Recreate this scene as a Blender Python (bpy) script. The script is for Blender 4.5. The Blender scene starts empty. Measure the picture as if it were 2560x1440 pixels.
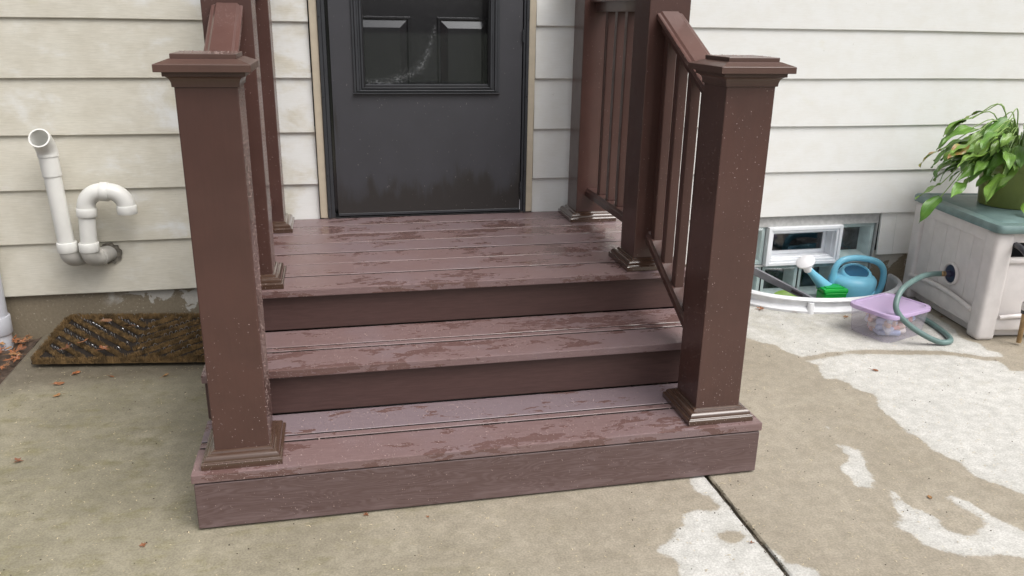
import bpy, bmesh, math, random
import numpy as np
from mathutils import Vector, Matrix

random.seed(7); np.random.seed(7)
S = bpy.context.scene
COL = S.collection
R = math.radians

# ------------------------------------------------------------------ camera
cd = bpy.data.cameras.new('camera'); co = bpy.data.objects.new('camera', cd); COL.objects.link(co)
cd.sensor_width = 36.0; cd.lens = 36.0 * 2034.15 / 2560.0; cd.clip_start = .05; cd.clip_end = 500
_r = Vector((0.97773136, -0.20921837, 0.01640321)); _u = Vector((0.05113282, 0.31330385, 0.94827535)); _f = Vector((0.20353581, 0.9263198, -0.31702492))
M = Matrix((( _r.x, _u.x, -_f.x, .3051), (_r.y, _u.y, -_f.y, -3.5277), (_r.z, _u.z, -_f.z, 1.3149), (0, 0, 0, 1)))
co.matrix_world = M
S.camera = co
# ------------------------------------------------------------------ sky and sun (overcast)
SUN_EL, SUN_AZ = 58.0, 40.0      # azimuth measured from -y (toward the camera side) to +x
W = bpy.data.worlds.new('World'); S.world = W; W.use_nodes = True
wn = W.node_tree; wn.nodes.clear()
sky = wn.nodes.new('ShaderNodeTexSky'); sky.sky_type = 'NISHITA'; sky.sun_disc = False
sky.sun_elevation = R(SUN_EL); sky.sun_rotation = R(180 - SUN_AZ)
sky.air_density = 1.0; sky.dust_density = 6.0; sky.ozone_density = 1.0; sky.altitude = 0
hs = wn.nodes.new('ShaderNodeHueSaturation'); hs.inputs['Saturation'].default_value = .30
bg = wn.nodes.new('ShaderNodeBackground'); bg.inputs['Strength'].default_value = .125
wo = wn.nodes.new('ShaderNodeOutputWorld')
wn.links.new(sky.outputs[0], hs.inputs['Color']); wn.links.new(hs.outputs[0], bg.inputs['Color']); wn.links.new(bg.outputs[0], wo.inputs['Surface'])
sl = bpy.data.lights.new('sun', 'SUN'); sl.energy = 1.3; sl.angle = R(50); sl.color = (1, .98, .955)
so = bpy.data.objects.new('sun', sl); COL.objects.link(so)
_d = Vector((math.sin(R(SUN_AZ)) * math.cos(R(SUN_EL)), -math.cos(R(SUN_AZ)) * math.cos(R(SUN_EL)), math.sin(R(SUN_EL))))
so.rotation_euler = _d.to_track_quat('Z', 'Y').to_euler(); so.location = (0, -2, 6)
S.view_settings.view_transform = 'Standard'; S.view_settings.look = 'None'
S.view_settings.exposure = 0.57; S.view_settings.gamma = 1.0; S.view_settings.use_curve_mapping = False
S.cycles.max_bounces = 10; S.cycles.transparent_max_bounces = 12

# ================================================================== helpers
class NT:
    def __init__(s, name):
        s.m = bpy.data.materials.new(name); s.m.use_nodes = True
        s.t = s.m.node_tree; s.t.nodes.clear()
        s.out = s.t.nodes.new('ShaderNodeOutputMaterial')
        s.b = s.t.nodes.new('ShaderNodeBsdfPrincipled'); s.t.links.new(s.b.outputs[0], s.out.inputs['Surface'])
        s.geo = None
    def setin(s, sock, v):
        if hasattr(v, 'is_output') or isinstance(v, bpy.types.NodeSocket): s.t.links.new(v, sock)
        else:
            if sock.type == 'RGBA' and len(v) == 3: v = (*v, 1)
            sock.default_value = v
    def n(s, typ, _attrs=None, _out=0, **kw):
        nd = s.t.nodes.new(typ)
        for k, v in (_attrs or {}).items(): setattr(nd, k, v)
        for k, v in kw.items():
            key = int(k[1:]) if k[0] == 'i' and k[1:].isdigit() else k.replace('_', ' ')
            s.setin(nd.inputs[key], v)
        return nd.outputs[_out]
    def pos(s, sx=1, sy=1, sz=1, off=(0, 0, 0)):
        if s.geo is None: s.geo = s.n('ShaderNodeNewGeometry')
        return s.n('ShaderNodeMapping', {'vector_type': 'POINT'}, Vector=s.geo, Scale=(sx, sy, sz), Location=off)
    def xyz(s, i):
        if s.geo is None: s.geo = s.n('ShaderNodeNewGeometry')
        return s.n('ShaderNodeSeparateXYZ', _out=i, i0=s.geo)
    def noise(s, vec, scale, detail=4, rough=.55, dist=0.): 
        return s.n('ShaderNodeTexNoise', Vector=vec, Scale=scale, Detail=detail, Roughness=rough, Distortion=dist)
    def ramp(s, v, a, b, lo=0., hi=1.):
        return s.n('ShaderNodeMapRange', {'interpolation_type': 'SMOOTHSTEP'}, i0=v, i1=a, i2=b, i3=lo, i4=hi)
    def math(s, op, a, b=0., c=None):
        if c is None: return s.n('ShaderNodeMath', {'operation': op}, i0=a, i1=b)
        return s.n('ShaderNodeMath', {'operation': op}, i0=a, i1=b, i2=c)
    def mix(s, f, a, b):
        nd = s.t.nodes.new('ShaderNodeMix'); nd.data_type = 'RGBA'
        s.setin(nd.inputs[0], f); s.setin(nd.inputs[6], a); s.setin(nd.inputs[7], b); return nd.outputs[2]
    def mul(s, a, b):
        nd = s.t.nodes.new('ShaderNodeMix'); nd.data_type = 'RGBA'; nd.blend_type = 'MULTIPLY'; nd.inputs[0].default_value = 1
        s.setin(nd.inputs[6], a); s.setin(nd.inputs[7], b); return nd.outputs[2]
    def fmix(s, f, a, b):
        nd = s.t.nodes.new('ShaderNodeMix'); nd.data_type = 'FLOAT'
        s.setin(nd.inputs[0], f); s.setin(nd.inputs[2], a); s.setin(nd.inputs[3], b); return nd.outputs[0]
    def attr(s, name): return s.n('ShaderNodeAttribute', {'attribute_name': name}, _out=2)
    def schlick(s, k=1.):
        lw = s.n('ShaderNodeLayerWeight', _out=1, Blend=.5)
        return s.math('MULTIPLY', s.math('ADD', .05, s.math('MULTIPLY', .95, s.math('POWER', lw, 5.0))), k)
    def bump(s, h, strength=.3, dist=.002): 
        return s.n('ShaderNodeBump', Height=h, Strength=strength, Distance=dist)
    def set(s, **kw):
        for k, v in kw.items(): s.setin(s.b.inputs[k.replace('_', ' ')], v)
        return s.m

def simple(name, col, rough=.5, var=.12, scale=12, spec=.5, bump=0., **kw):
    t = NT(name); p = t.pos()
    f = t.noise(p, scale, 5)
    a = tuple(c * (1 - var) for c in col); b = tuple(min(1, c * (1 + var)) for c in col)
    t.set(Base_Color=t.mix(t.ramp(f, .3, .7), a, b), Roughness=rough, Specular_IOR_Level=spec, **kw)
    if bump: t.set(Normal=t.bump(t.noise(p, scale * 12, 3), bump, .001))
    return t.m

def link(name, me, mat=None, parent=None):
    o = bpy.data.objects.new(name, me); COL.objects.link(o)
    if mat is not None and not me.materials: me.materials.append(mat)
    if parent is not None: o.parent = parent
    return o

def tag(o, label=None, cat=None, group=None, kind=None):
    if label: o['label'] = label
    if cat: o['category'] = cat
    if group: o['group'] = group
    if kind: o['kind'] = kind
    return o

def empty(name, loc=(0, 0, 0), rz=0.):
    o = bpy.data.objects.new(name, None); COL.objects.link(o); o.location = loc; o.rotation_euler = (0, 0, rz)
    o.empty_display_size = .05
    return o

def smooth(me, on=True):
    me.polygons.foreach_set('use_smooth', [on] * len(me.polygons)); return me

def mesh(name, v, f):
    me = bpy.data.meshes.new(name); me.from_pydata([tuple(q) for q in v], [], f); me.update(); return me

def bm_mesh(name, bm, sm=False):
    me = bpy.data.meshes.new(name); bm.to_mesh(me); bm.free()
    if sm: smooth(me)
    return me

def box_bm(x0, x1, y0, y1, z0, z1, bev=0., seg=1, bm=None):
    b = bmesh.new()
    bmesh.ops.create_cube(b, size=1)
    for v in b.verts:
        v.co = Vector(((x0 + x1) / 2 + v.co.x * (x1 - x0), (y0 + y1) / 2 + v.co.y * (y1 - y0), (z0 + z1) / 2 + v.co.z * (z1 - z0)))
    if bev: bmesh.ops.bevel(b, geom=b.edges[:], offset=bev, segments=seg, affect='EDGES', profile=.6)
    if bm is None: return b
    me = bpy.data.meshes.new('tmp'); b.to_mesh(me); b.free(); bm.from_mesh(me); bpy.data.meshes.remove(me)
    return bm

def box(name, x0, x1, y0, y1, z0, z1, mat, parent=None, bev=.002, seg=1):
    return link(name, bm_mesh(name, box_bm(x0, x1, y0, y1, z0, z1, bev, seg)), mat, parent)

def sq_lathe(name, prof, mat, parent, cx, cy):
    """mitred square moulding: prof = [(half width, z)...] from bottom to top, closed top and bottom"""
    v, f = [], []
    for h, z in prof: v += [(cx - h, cy - h, z), (cx + h, cy - h, z), (cx + h, cy + h, z), (cx - h, cy + h, z)]
    for i in range(len(prof) - 1):
        for k in range(4):
            a = 4 * i + k; b = 4 * i + (k + 1) % 4; f.append((a, b, b + 4, a + 4))
    f.append((3, 2, 1, 0)); n = 4 * (len(prof) - 1); f.append((n, n + 1, n + 2, n + 3))
    return link(name, mesh(name, v, f), mat, parent)

def lathe_v(prof, n=28, c=(0, 0, 0), cap=True, sx=1., sy=1.):
    v, f = [], []
    for r, z in prof:
        for k in range(n):
            a = 2 * math.pi * k / n; v.append((c[0] + r * sx * math.cos(a), c[1] + r * sy * math.sin(a), c[2] + z))
    for i in range(len(prof) - 1):
        for k in range(n):
            a = i * n + k; b = i * n + (k + 1) % n; f.append((a, b, b + n, a + n))
    if cap:
        f.append(tuple(range(n - 1, -1, -1))); m = (len(prof) - 1) * n; f.append(tuple(range(m, m + n)))
    return v, f

def lathe(name, prof, mat, parent=None, n=28, c=(0, 0, 0), cap=True, sm=True, **k):
    me = mesh(name, *lathe_v(prof, n, c, cap, **k))
    if sm: smooth(me)
    return link(name, me, mat, parent)

def smart(o, ang=35):
    """smooth shading with sharp edges above the angle"""
    me = o.data; smooth(me)
    bm = bmesh.new(); bm.from_mesh(me)
    for e in bm.edges:
        e.smooth = not (len(e.link_faces) == 2 and e.calc_face_angle(0) > R(ang))
    bm.to_mesh(me); bm.free(); return o

def tube_v(pts, rad, n=12, caps=True, up=None):
    pts = [Vector(p) for p in pts]; v, f = [], []
    rr = rad if isinstance(rad, (list, tuple)) else [rad] * len(pts)
    nrm = None
    for i, p in enumerate(pts):
        t = (pts[min(i + 1, len(pts) - 1)] - pts[max(i - 1, 0)]).normalized()
        if nrm is None: nrm = t.orthogonal().normalized()
        else:
            nrm = (nrm - t * nrm.dot(t)).normalized()
        bn = t.cross(nrm)
        for k in range(n):
            a = 2 * math.pi * k / n; v.append(p + (nrm * math.cos(a) + bn * math.sin(a)) * rr[i])
    for i in range(len(pts) - 1):
        for k in range(n):
            a = i * n + k; b = i * n + (k + 1) % n; f.append((a, b, b + n, a + n))
    if caps:
        f.append(tuple(range(n - 1, -1, -1))); m = (len(pts) - 1) * n; f.append(tuple(range(m, m + n)))
    return v, f

def tube(name, pts, rad, mat, parent=None, n=12, caps=True):
    return smart(link(name, mesh(name, *tube_v(pts, rad, n, caps)), mat, parent), 65)

def spline(pts, n=10):
    P = [Vector(p) for p in pts]; P = [P[0] * 2 - P[1]] + P + [P[-1] * 2 - P[-2]]; out = []
    for i in range(1, len(P) - 2):
        for k in range(n):
            t = k / n; a, b, c, d = P[i - 1], P[i], P[i + 1], P[i + 2]
            out.append(.5 * (2 * b + (c - a) * t + (2 * a - 5 * b + 4 * c - d) * t * t + (3 * b - a - 3 * c + d) * t ** 3))
    out.append(P[-2]); return out

def sdf(px, py, poly):
    """signed distance, positive inside"""
    P = np.array(poly); Q = np.roll(P, -1, 0); d = np.full(px.shape, 1e9); ins = np.zeros(px.shape, bool)
    for (ax, ay), (bx, by) in zip(P, Q):
        ex, ey = bx - ax, by - ay; t = np.clip(((px - ax) * ex + (py - ay) * ey) / (ex * ex + ey * ey + 1e-12), 0, 1)
        d = np.minimum(d, np.hypot(px - ax - t * ex, py - ay - t * ey))
        c = ((ay > py) != (by > py)) & (px < (bx - ax) * (py - ay) / (by - ay + 1e-12) + ax); ins ^= c
    return np.where(ins, d, -d)

# ================================================================== materials
def m_siding():
    t = NT('white_lap_siding_paint'); x = t.xyz(0); z = t.xyz(2)
    p = t.pos()
    big = t.noise(t.pos(1.1, 1, 2.0, (3.3, 0, 1.7)), 3.2, 6, .62, .4)
    mid = t.noise(t.pos(1, 1, 1.3, (9, 0, 4)), 9, 5, .6)
    # damp, beige area: mostly left of the door, fading to the right
    gx = t.ramp(x, -.9, 2.0, .60, .10)
    wet = t.math('ADD', t.math('MULTIPLY', t.math('ADD', t.math('MULTIPLY', big, .75), t.math('MULTIPLY', mid, .25)), 1.0), t.math('SUBTRACT', gx, .5))
    w = t.ramp(wet, .39, .56)
    dry = t.mix(t.ramp(mid, .35, .7), (.745, .75, .735), (.715, .712, .682))
    damp = t.mix(t.ramp(mid, .3, .75), (.68, .65, .565), (.61, .575, .485))
    c = t.mix(w, dry, damp)
    alg = t.math('MULTIPLY', t.ramp(t.noise(t.pos(1, 1, 1.6, (1, 0, 8)), 5, 5, .6), .62, .78), t.ramp(x, -.6, 3.5, .40, .34))
    c = t.mix(alg, c, (.60, .565, .40))
    # grime specks
    sp = t.ramp(t.noise(t.pos(1, 1, 1, (5, 0, 5)), 60, 2, .5), .74, .8)
    c = t.mix(t.math('MULTIPLY', sp, .25), c, (.35, .32, .26))
    grain = t.noise(t.pos(6, 1, 95), 3.0, 4, .6, .6)
    fine = t.noise(t.pos(20, 1, 400), 2.0, 2, .5)
    c = t.mul(c, t.mix(t.ramp(grain, .35, .65), t.mix(w, (.97, .97, .965), (.90, .90, .89)), (1, 1, 1)))
    h = t.math('ADD', grain, t.math('MULTIPLY', fine, .3))
    return t.set(Base_Color=c, Roughness=t.fmix(w, .62, .42), Normal=t.bump(h, .35, .0012))

def brown(name, col, rough, var=.1, coat=.3):
    t = NT(name); p = t.pos()
    a = t.noise(p, 5, 5, .6); b = t.noise(t.pos(40, 40, 3), 3, 3, .5)
    c = t.mix(t.ramp(a, .3, .7), tuple(k * (1 - var) for k in col), tuple(k * (1 + var) for k in col))
    c = t.mul(c, t.mix(t.ramp(b, .3, .7), (.95, .95, .95), (1, 1, 1)))
    r = t.math('ADD', rough, t.math('MULTIPLY', t.math('SUBTRACT', t.noise(p, 14, 4), .5), .18))
    return t.set(Base_Color=c, Roughness=r, Specular_IOR_Level=.5, Coat_Weight=coat, Coat_Roughness=.07, Normal=t.bump(t.noise(p, 160, 2), .04, .001))

def m_tread(name='wet_composite_decking', th=0., purple=0.):
    t = NT(name)
    rnd = t.n('ShaderNodeObjectInfo', _out=5)
    off = t.n('ShaderNodeCombineXYZ', i0=t.math('MULTIPLY', rnd, 37.), i1=t.math('MULTIPLY', rnd, 91.), i2=0.)
    def sh(v): return t.n('ShaderNodeVectorMath', {'operation': 'ADD'}, i0=v, i1=off)
    grain = t.noise(sh(t.pos(5, 75, 75)), 3, 5, .65, .8)
    fib = t.noise(sh(t.pos(14, 240, 240)), 2.5, 2, .5)
    w1 = t.noise(sh(t.pos(1.9, 4.6, 6)), 3.4, 5, .58, .5)
    w2 = t.noise(sh(t.pos(2.2, 5.0, 6)), 15.0, 4, .62, .3)
    w = t.math('ADD', t.math('MULTIPLY', w1, .70), t.math('MULTIPLY', w2, .30))
    w = t.math('ADD', w, t.math('MULTIPLY', t.math('SUBTRACT', rnd, .5), .05))
    w = t.math('ADD', w, t.math('MULTIPLY', t.math('SUBTRACT', t.noise(sh(t.pos(1, 1.6, 1)), 1.6, 2, .5), .5), .20))
    w = t.math('SUBTRACT', w, th)
    wet = t.ramp(w, .530, .546)
    rim = t.math('MULTIPLY', t.ramp(w, .515, .540), t.math('SUBTRACT', 1, wet))
    dry = t.mix(t.ramp(grain, .3, .7), (.160, .101, .097), (.198, .131, .127))
    dry = t.mix(t.math('MULTIPLY', t.ramp(t.noise(sh(t.pos()), 4, 4), .42, .7), .45), dry, (.195, .148, .160))
    dry = t.mix(purple, dry, t.mix(grain, (.165, .128, .142), (.215, .172, .190)))
    wetc = t.mix(t.ramp(grain, .3, .7), (.118, .067, .060), (.142, .083, .076))
    c = t.mix(wet, dry, wetc)
    c = t.mix(t.math('MULTIPLY', rim, .18), c, (.27, .19, .185))
    spk = t.ramp(t.noise(sh(t.pos(120, 150, 150)), 1.6, 1, .5), .66, .74)
    c = t.mix(t.math('MULTIPLY', spk, .35), c, (.34, .27, .26))
    h = t.math('ADD', t.math('MULTIPLY', t.math('ADD', grain, t.math('MULTIPLY', fib, .4)), t.math('SUBTRACT', 1, t.math('MULTIPLY', wet, .85))), t.math('MULTIPLY', t.ramp(w, .52, .55), 1.2))
    return t.set(Base_Color=c, Roughness=t.fmix(wet, .40, .16), Specular_IOR_Level=.5, Normal=t.bump(h, .35, .001))

def m_riser(name, a, b, light=None, contrast=1.):
    t = NT(name)
    grain = t.noise(t.pos(4, 60, 60), 3, 5, .65, .8)
    c = t.mix(t.ramp(grain, .32, .68), a, b)
    if light:
        # cathedral grain: stretched distorted bands
        q = t.pos(1.0, 1.0, 6.5, (.3, 0, .25))
        nz = t.noise(q, 1.7, 3, .5)
        rings = t.math('FRACT', t.math('MULTIPLY', nz, 34))
        ln = t.math('MULTIPLY', t.ramp(rings, .0, .25), t.ramp(rings, .75, .45))
        c = t.mix(t.math('MULTIPLY', ln, t.ramp(t.noise(t.pos(3, 3, 20), 3, 3), .3, .7, .1, .55)), c, light)
        # pale splash band along the bottom
        bb = t.math('MULTIPLY', t.ramp(t.xyz(2), .055, .0), t.ramp(t.noise(t.pos(2, 1, 8), 3, 4), .4, .65))
        c = t.mix(t.math('MULTIPLY', bb, .7), c, tuple(k * 1.25 for k in light))
    else:
        sc = t.ramp(t.noise(t.pos(2, 2, 90), 2.2, 3, .7), .66, .76)
        c = t.mix(t.math('MULTIPLY', sc, .4), c, (.13, .085, .07))
    return t.set(Base_Color=c, Roughness=.48, Normal=t.bump(grain, .25, .0008))

def m_slab():
    t = NT('patio_concrete'); p = t.pos()
    d = t.attr('dry')
    e = t.math('ADD', d, t.math('ADD', t.math('MULTIPLY', t.math('SUBTRACT', t.noise(p, 14, 5, .65), .5), .05), t.math('MULTIPLY', t.math('SUBTRACT', t.noise(p, 70, 4, .6), .5), .018)))
    dry = t.ramp(e, -.006, .008)
    x = t.xyz(0)
    n1 = t.noise(p, 3.2, 6, .6); n2 = t.noise(p, 24, 5, .65); n3 = t.noise(p, 170, 3, .6)
    wetc = t.mix(t.ramp(n1, .3, .7), (.298, .262, .206), (.342, .304, .244))
    wetc = t.mix(t.ramp(x, 1.3, -.6, 0., .9), wetc, t.mix(t.ramp(n1, .35, .65), (.212, .195, .138), (.280, .257, .188)))
    # greenish dark algae spots on the left slab, darker near the wall
    al = t.math('MULTIPLY', t.ramp(t.noise(t.pos(1, 1.8, 1), 8, 7, .72), .48, .68), t.ramp(x, 1.0, -.4, .08, .75))
    wetc = t.mix(al, wetc, (.19, .172, .09))
    pale = t.math('MULTIPLY', t.ramp(t.noise(t.pos(1, 1, 1, (7, 3, 0)), 4.5, 5, .7), .58, .75), .3)
    wetc = t.mix(pale, wetc, (.42, .39, .31))
    wm = t.math('MULTIPLY', t.ramp(t.xyz(1), -.62, -.42), t.ramp(x, .2, -.2))
    wetc = t.mix(t.math('MULTIPLY', wm, .9), wetc, t.mix(n2, (.11, .095, .07), (.17, .145, .11)))
    dryc = t.mix(t.ramp(n1, .3, .7), (.485, .478, .455), (.53, .522, .497))
    stain = t.math('MULTIPLY', t.ramp(t.noise(t.pos(1, 1.6, 1, (2, 5, 0)), 6, 5, .62), .60, .72), .45)
    dryc = t.mix(stain, dryc, (.41, .395, .34))
    near = t.math('MULTIPLY', t.ramp(t.xyz(1), -.9, -.3), t.ramp(t.noise(p, 9, 6, .7), .38, .62))
    dryc = t.mix(t.math('MULTIPLY', near, .6), dryc, (.38, .365, .315))
    dryc = t.mix(t.math('MULTIPLY', t.ramp(e, .045, .0), .30), dryc, (.40, .385, .345))
    c = t.mix(dry, wetc, dryc)
    c = t.mul(c, t.mix(t.ramp(n2, .3, .72), (.84, .84, .83), (1.08, 1.08, 1.08)))
    c = t.mul(c, t.mix(t.ramp(n3, .3, .7), (.80, .79, .78), (1.11, 1.11, 1.10)))
    # joint grime
    jd = t.math('ABSOLUTE', t.math('SUBTRACT', x, 1.3575))
    c = t.mix(t.math('MULTIPLY', t.ramp(t.math('ADD', jd, t.math('MULTIPLY', t.math('SUBTRACT', n2, .5), .02)), .012, .003), .75), c, (.07, .06, .035))
    rough = t.fmix(dry, t.math('ADD', .42, t.math('MULTIPLY', n2, .2)), .85)
    h = t.math('ADD', t.math('MULTIPLY', n2, .5), n3)
    return t.set(Base_Color=c, Roughness=rough, Specular_IOR_Level=.4, Normal=t.bump(h, .35, .0015))

def m_foundation():
    t = NT('damp_foundation_concrete'); p = t.pos()
    z = t.xyz(2)
    n1 = t.noise(t.pos(1, 1, .8), 11, 5, .6, .3); n2 = t.noise(p, 90, 4, .65)
    hgt = t.math('ADD', z, t.math('MULTIPLY', t.math('SUBTRACT', n1, .5), .42))
    wet = t.ramp(hgt, .150, .138)
    x = t.xyz(0)
    wet = t.math('MAXIMUM', wet, t.ramp(t.math('ADD', x, t.math('MULTIPLY', n1, .3)), -.42, -.50))
    dryc = t.mix(n2, (.40, .38, .34), (.56, .54, .49))
    wetc = t.mix(n2, (.15, .125, .085), (.285, .235, .165))
    c = t.mix(wet, dryc, wetc)
    peb = t.ramp(t.noise(p, 120, 1, .5), .68, .75)
    c = t.mix(t.math('MULTIPLY', peb, .5), c, (.55, .5, .42))
    return t.set(Base_Color=c, Roughness=t.fmix(wet, .85, .6), Normal=t.bump(n2, .6, .003))

def m_kick():
    t = NT('storm_door_dark_paint'); z = t.xyz(2)
    n1 = t.noise(t.pos(1, 1, .22), 13, 5, .65, .2); n2 = t.noise(t.pos(1, 1, .5), 4, 4)
    h = t.math('ADD', z, t.math('ADD', t.math('MULTIPLY', t.math('SUBTRACT', n1, .5), -.40), t.math('MULTIPLY', t.math('SUBTRACT', n2, .5), -.55)))
    wet = t.ramp(h, .68, .57)
    # narrow runs below the window
    run = t.math('MULTIPLY', t.ramp(t.noise(t.pos(1, 1, .06), 26, 2, .5), .66, .72), t.math('MULTIPLY', t.ramp(z, .98, .88), t.ramp(t.noise(t.pos(), 2.3, 2), .5, .6)))
    wet = t.math('MAXIMUM', wet, t.math('MULTIPLY', run, .9))
    dust = t.mix(t.noise(t.pos(), 8, 5), (.037, .037, .042), (.052, .052, .060))
    c = t.mix(wet, dust, (.031, .028, .0265))
    sp = t.ramp(t.noise(t.pos(1, 1, .6), 150, 1, .5), .76, .8)
    c = t.mix(t.math('MULTIPLY', sp, .35), c, (.35, .33, .3))
    return t.set(Base_Color=c, Roughness=t.fmix(wet, .5, .34), Normal=t.bump(t.noise(t.pos(), 220, 2), .08, .0006))

def m_pane():
    t = NT('smeared_door_glass'); d = t.attr('smear')
    n = t.noise(t.pos(), 210, 3, .75); n2 = t.noise(t.pos(), 40, 3, .6)
    m = t.math('MULTIPLY', t.ramp(t.math('ADD', n, t.math('MULTIPLY', d, .16)), .58, .80), t.ramp(t.math('ADD', d, t.math('MULTIPLY', t.math('SUBTRACT', n2, .5), 1.6)), -.6, .9))
    m = t.math('MULTIPLY', m, .22)
    m = t.math('ADD', m, t.math('MULTIPLY', t.ramp(n2, .5, .75), .012))
    gl = t.n('ShaderNodeBsdfGlossy', Roughness=.03, Color=(1, 1, 1))
    tr = t.n('ShaderNodeBsdfTransparent', Color=(.86, .87, .88))
    mx = t.n('ShaderNodeMixShader', i0=t.schlick(1.1), i1=tr, i2=gl)
    df = t.n('ShaderNodeBsdfDiffuse', Color=(.62, .64, .66))
    mx2 = t.n('ShaderNodeMixShader', i0=m, i1=mx, i2=df)
    t.t.links.new(mx2, t.out.inputs['Surface']); return t.m

def m_glass(name, tint=(.86, .9, .9), rough=.03, refl=1.):
    t = NT(name)
    gl = t.n('ShaderNodeBsdfGlossy', Roughness=rough, Color=(1, 1, 1))
    tr = t.n('ShaderNodeBsdfTransparent', Color=tint)
    mx = t.n('ShaderNodeMixShader', i0=t.schlick(refl), i1=tr, i2=gl)
    t.t.links.new(mx, t.out.inputs['Surface']); return t.m

def m_leaf(name, a, b, vein=(.25, .38, .10), rough=.35):
    t = NT(name); g = t.n('ShaderNodeObjectInfo', _out=5)
    uv = t.attr('across'); r = t.math('FRACT', t.math('MULTIPLY', uv, 7.0))
    c = t.mix(t.ramp(t.noise(t.pos(), 16, 4), .3, .7), a, b)
    c = t.mix(t.math('MULTIPLY', g, .38), c, vein)
    c = t.mix(t.math('MULTIPLY', t.ramp(t.math('ABSOLUTE', t.math('SUBTRACT', r, .5)), .36, .5), .22), c, vein)
    c = t.mix(t.math('MULTIPLY', t.ramp(g, .90, .97), t.ramp(t.noise(t.pos(), 22, 3), .4, .6)), c, (.30, .17, .06))
    c = t.mix(t.math('MULTIPLY', t.ramp(t.noise(t.pos(), 75, 2), .70, .74), .6), c, (.10, .07, .03))
    return t.set(Base_Color=c, Roughness=rough, Specular_IOR_Level=.5, Subsurface_Weight=0., Normal=t.bump(t.math('ABSOLUTE', t.math('SUBTRACT', r, .5)), .25, .003))

def m_dead():
    t = NT('dead_leaf'); g = t.n('ShaderNodeObjectInfo', _out=5)
    c = t.n('ShaderNodeValToRGB', i0=g); cr = c.node.color_ramp
    cr.elements[0].color = (.16, .06, .025, 1); cr.elements[1].color = (.33, .17, .06, 1)
    e = cr.elements.new(.35); e.color = (.30, .105, .035, 1); e = cr.elements.new(.7); e.color = (.20, .10, .05, 1)
    c = t.mul(c, t.mix(t.noise(t.pos(), 60, 4), (.6, .6, .6), (1.3, 1.3, 1.3)))
    return t.set(Base_Color=c, Roughness=.45)

M_SIDING = m_siding()
M_TRIM = simple('tan_brickmould_paint', (.50, .435, .335), .5, .06, 20)
M_POST = brown('brown_post_sleeve', (.073, .034, .0275), .36, coat=.22)
M_CAP = brown('brown_post_cap', (.086, .046, .036), .36, coat=.15)
M_BASE = brown('glossy_brown_base_moulding', (.072, .040, .027), .16, coat=.6)
M_RAIL = brown('brown_handrail', (.108, .054, .045), .32)
M_TREAD = m_tread(); M_TREADD = m_tread('drier_purple_brown_decking', .04, .75); M_TREADS = m_tread('damp_purple_brown_decking', .01, .25)
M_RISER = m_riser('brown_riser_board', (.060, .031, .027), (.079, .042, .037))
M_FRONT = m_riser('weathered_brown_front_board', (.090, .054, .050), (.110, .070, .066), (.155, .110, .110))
M_SLAB = m_slab()
M_FOUND = m_foundation()
M_KICK = m_kick()
M_FRAME = simple('dark_bronze_aluminium', (.036, .038, .043), .38, .12, 14)
M_BLACK = simple('black_gap', (.006, .006, .007), .6, .1)
M_INNER = simple('dark_brown_inner_door', (.018, .017, .020), .16, .1, 8, spec=.9)
M_PVC = simple('white_pvc', (.74, .735, .70), .32, .05, 9, bump=.02)
M_PVCG = simple('weathered_grey_pvc', (.50, .485, .45), .38, .1, 14)
M_PVCIN = simple('pvc_inside', (.55, .53, .50), .5, .06)
M_METAL = simple('galvanised_wire', (.42, .42, .43), .35, .1, 40, Metallic=.7)
M_SOIL = simple('dark_soil', (.075, .05, .035), .85, .5, 40, bump=.8)
M_LAWN = simple('unseen_lawn_grass', (.032, .045, .020), .8, .35, 6, bump=.5)
M_DEAD = m_dead()
M_WELL = simple('white_window_well_plastic', (.74, .75, .77), .35, .07, 18)
M_VINYL = simple('white_vinyl_frame', (.80, .82, .85), .3, .03)
M_MORTAR = simple('grey_mortar', (.47, .47, .46), .8, .12, 50, bump=.4)
M_BLOCK = m_glass('glass_block_glass', (.88, .93, .925), .05, 1.2)
M_CANB = simple('sky_blue_plastic', (.19, .51, .68), .32, .04, 10)
M_CANW = simple('white_rose_plastic', (.76, .76, .78), .35, .03)
M_GREEN = simple('bright_green_plastic', (.008, .36, .045), .25, .05, 9)
M_BOXT = simple('taupe_resin', (.645, .61, .595), .48, .05, 16, bump=.08)
M_BOXG = simple('teal_green_lid', (.14, .21, .205), .42, .13, 22, bump=.1)
M_NAVY = simple('navy_plastic', (.018, .018, .045), .3, .1)
M_HOSEG = simple('grey_green_hose', (.115, .185, .175), .38, .1, 20)
M_HOSEK = simple('dark_hose', (.035, .035, .042), .35, .15, 20)
M_BRASS = simple('dull_brass', (.34, .23, .12), .38, .2, 40, Metallic=.6)
M_POT = simple('olive_green_pot', (.21, .245, .068), .32, .08, 6)
M_LEAF = m_leaf('hosta_leaf', (.050, .150, .020), (.115, .265, .036), (.32, .45, .08))
M_STEM = simple('hosta_stem', (.22, .34, .09), .4, .1)
M_COIR = simple('coir_bristle', (.195, .122, .050), .8, .5, 30)
M_COIRD = simple('coir_base', (.013, .008, .005), .9, .3, 60)
M_GREYT = simple('grey_tool_handle', (.19, .19, .21), .4, .1, 30)
def m_drop():
    t = NT('water_droplet'); return t.set(Base_Color=(.62, .47, .43), Roughness=.10, IOR=1.33, Transmission_Weight=.60)
M_DROP = m_drop()
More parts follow.
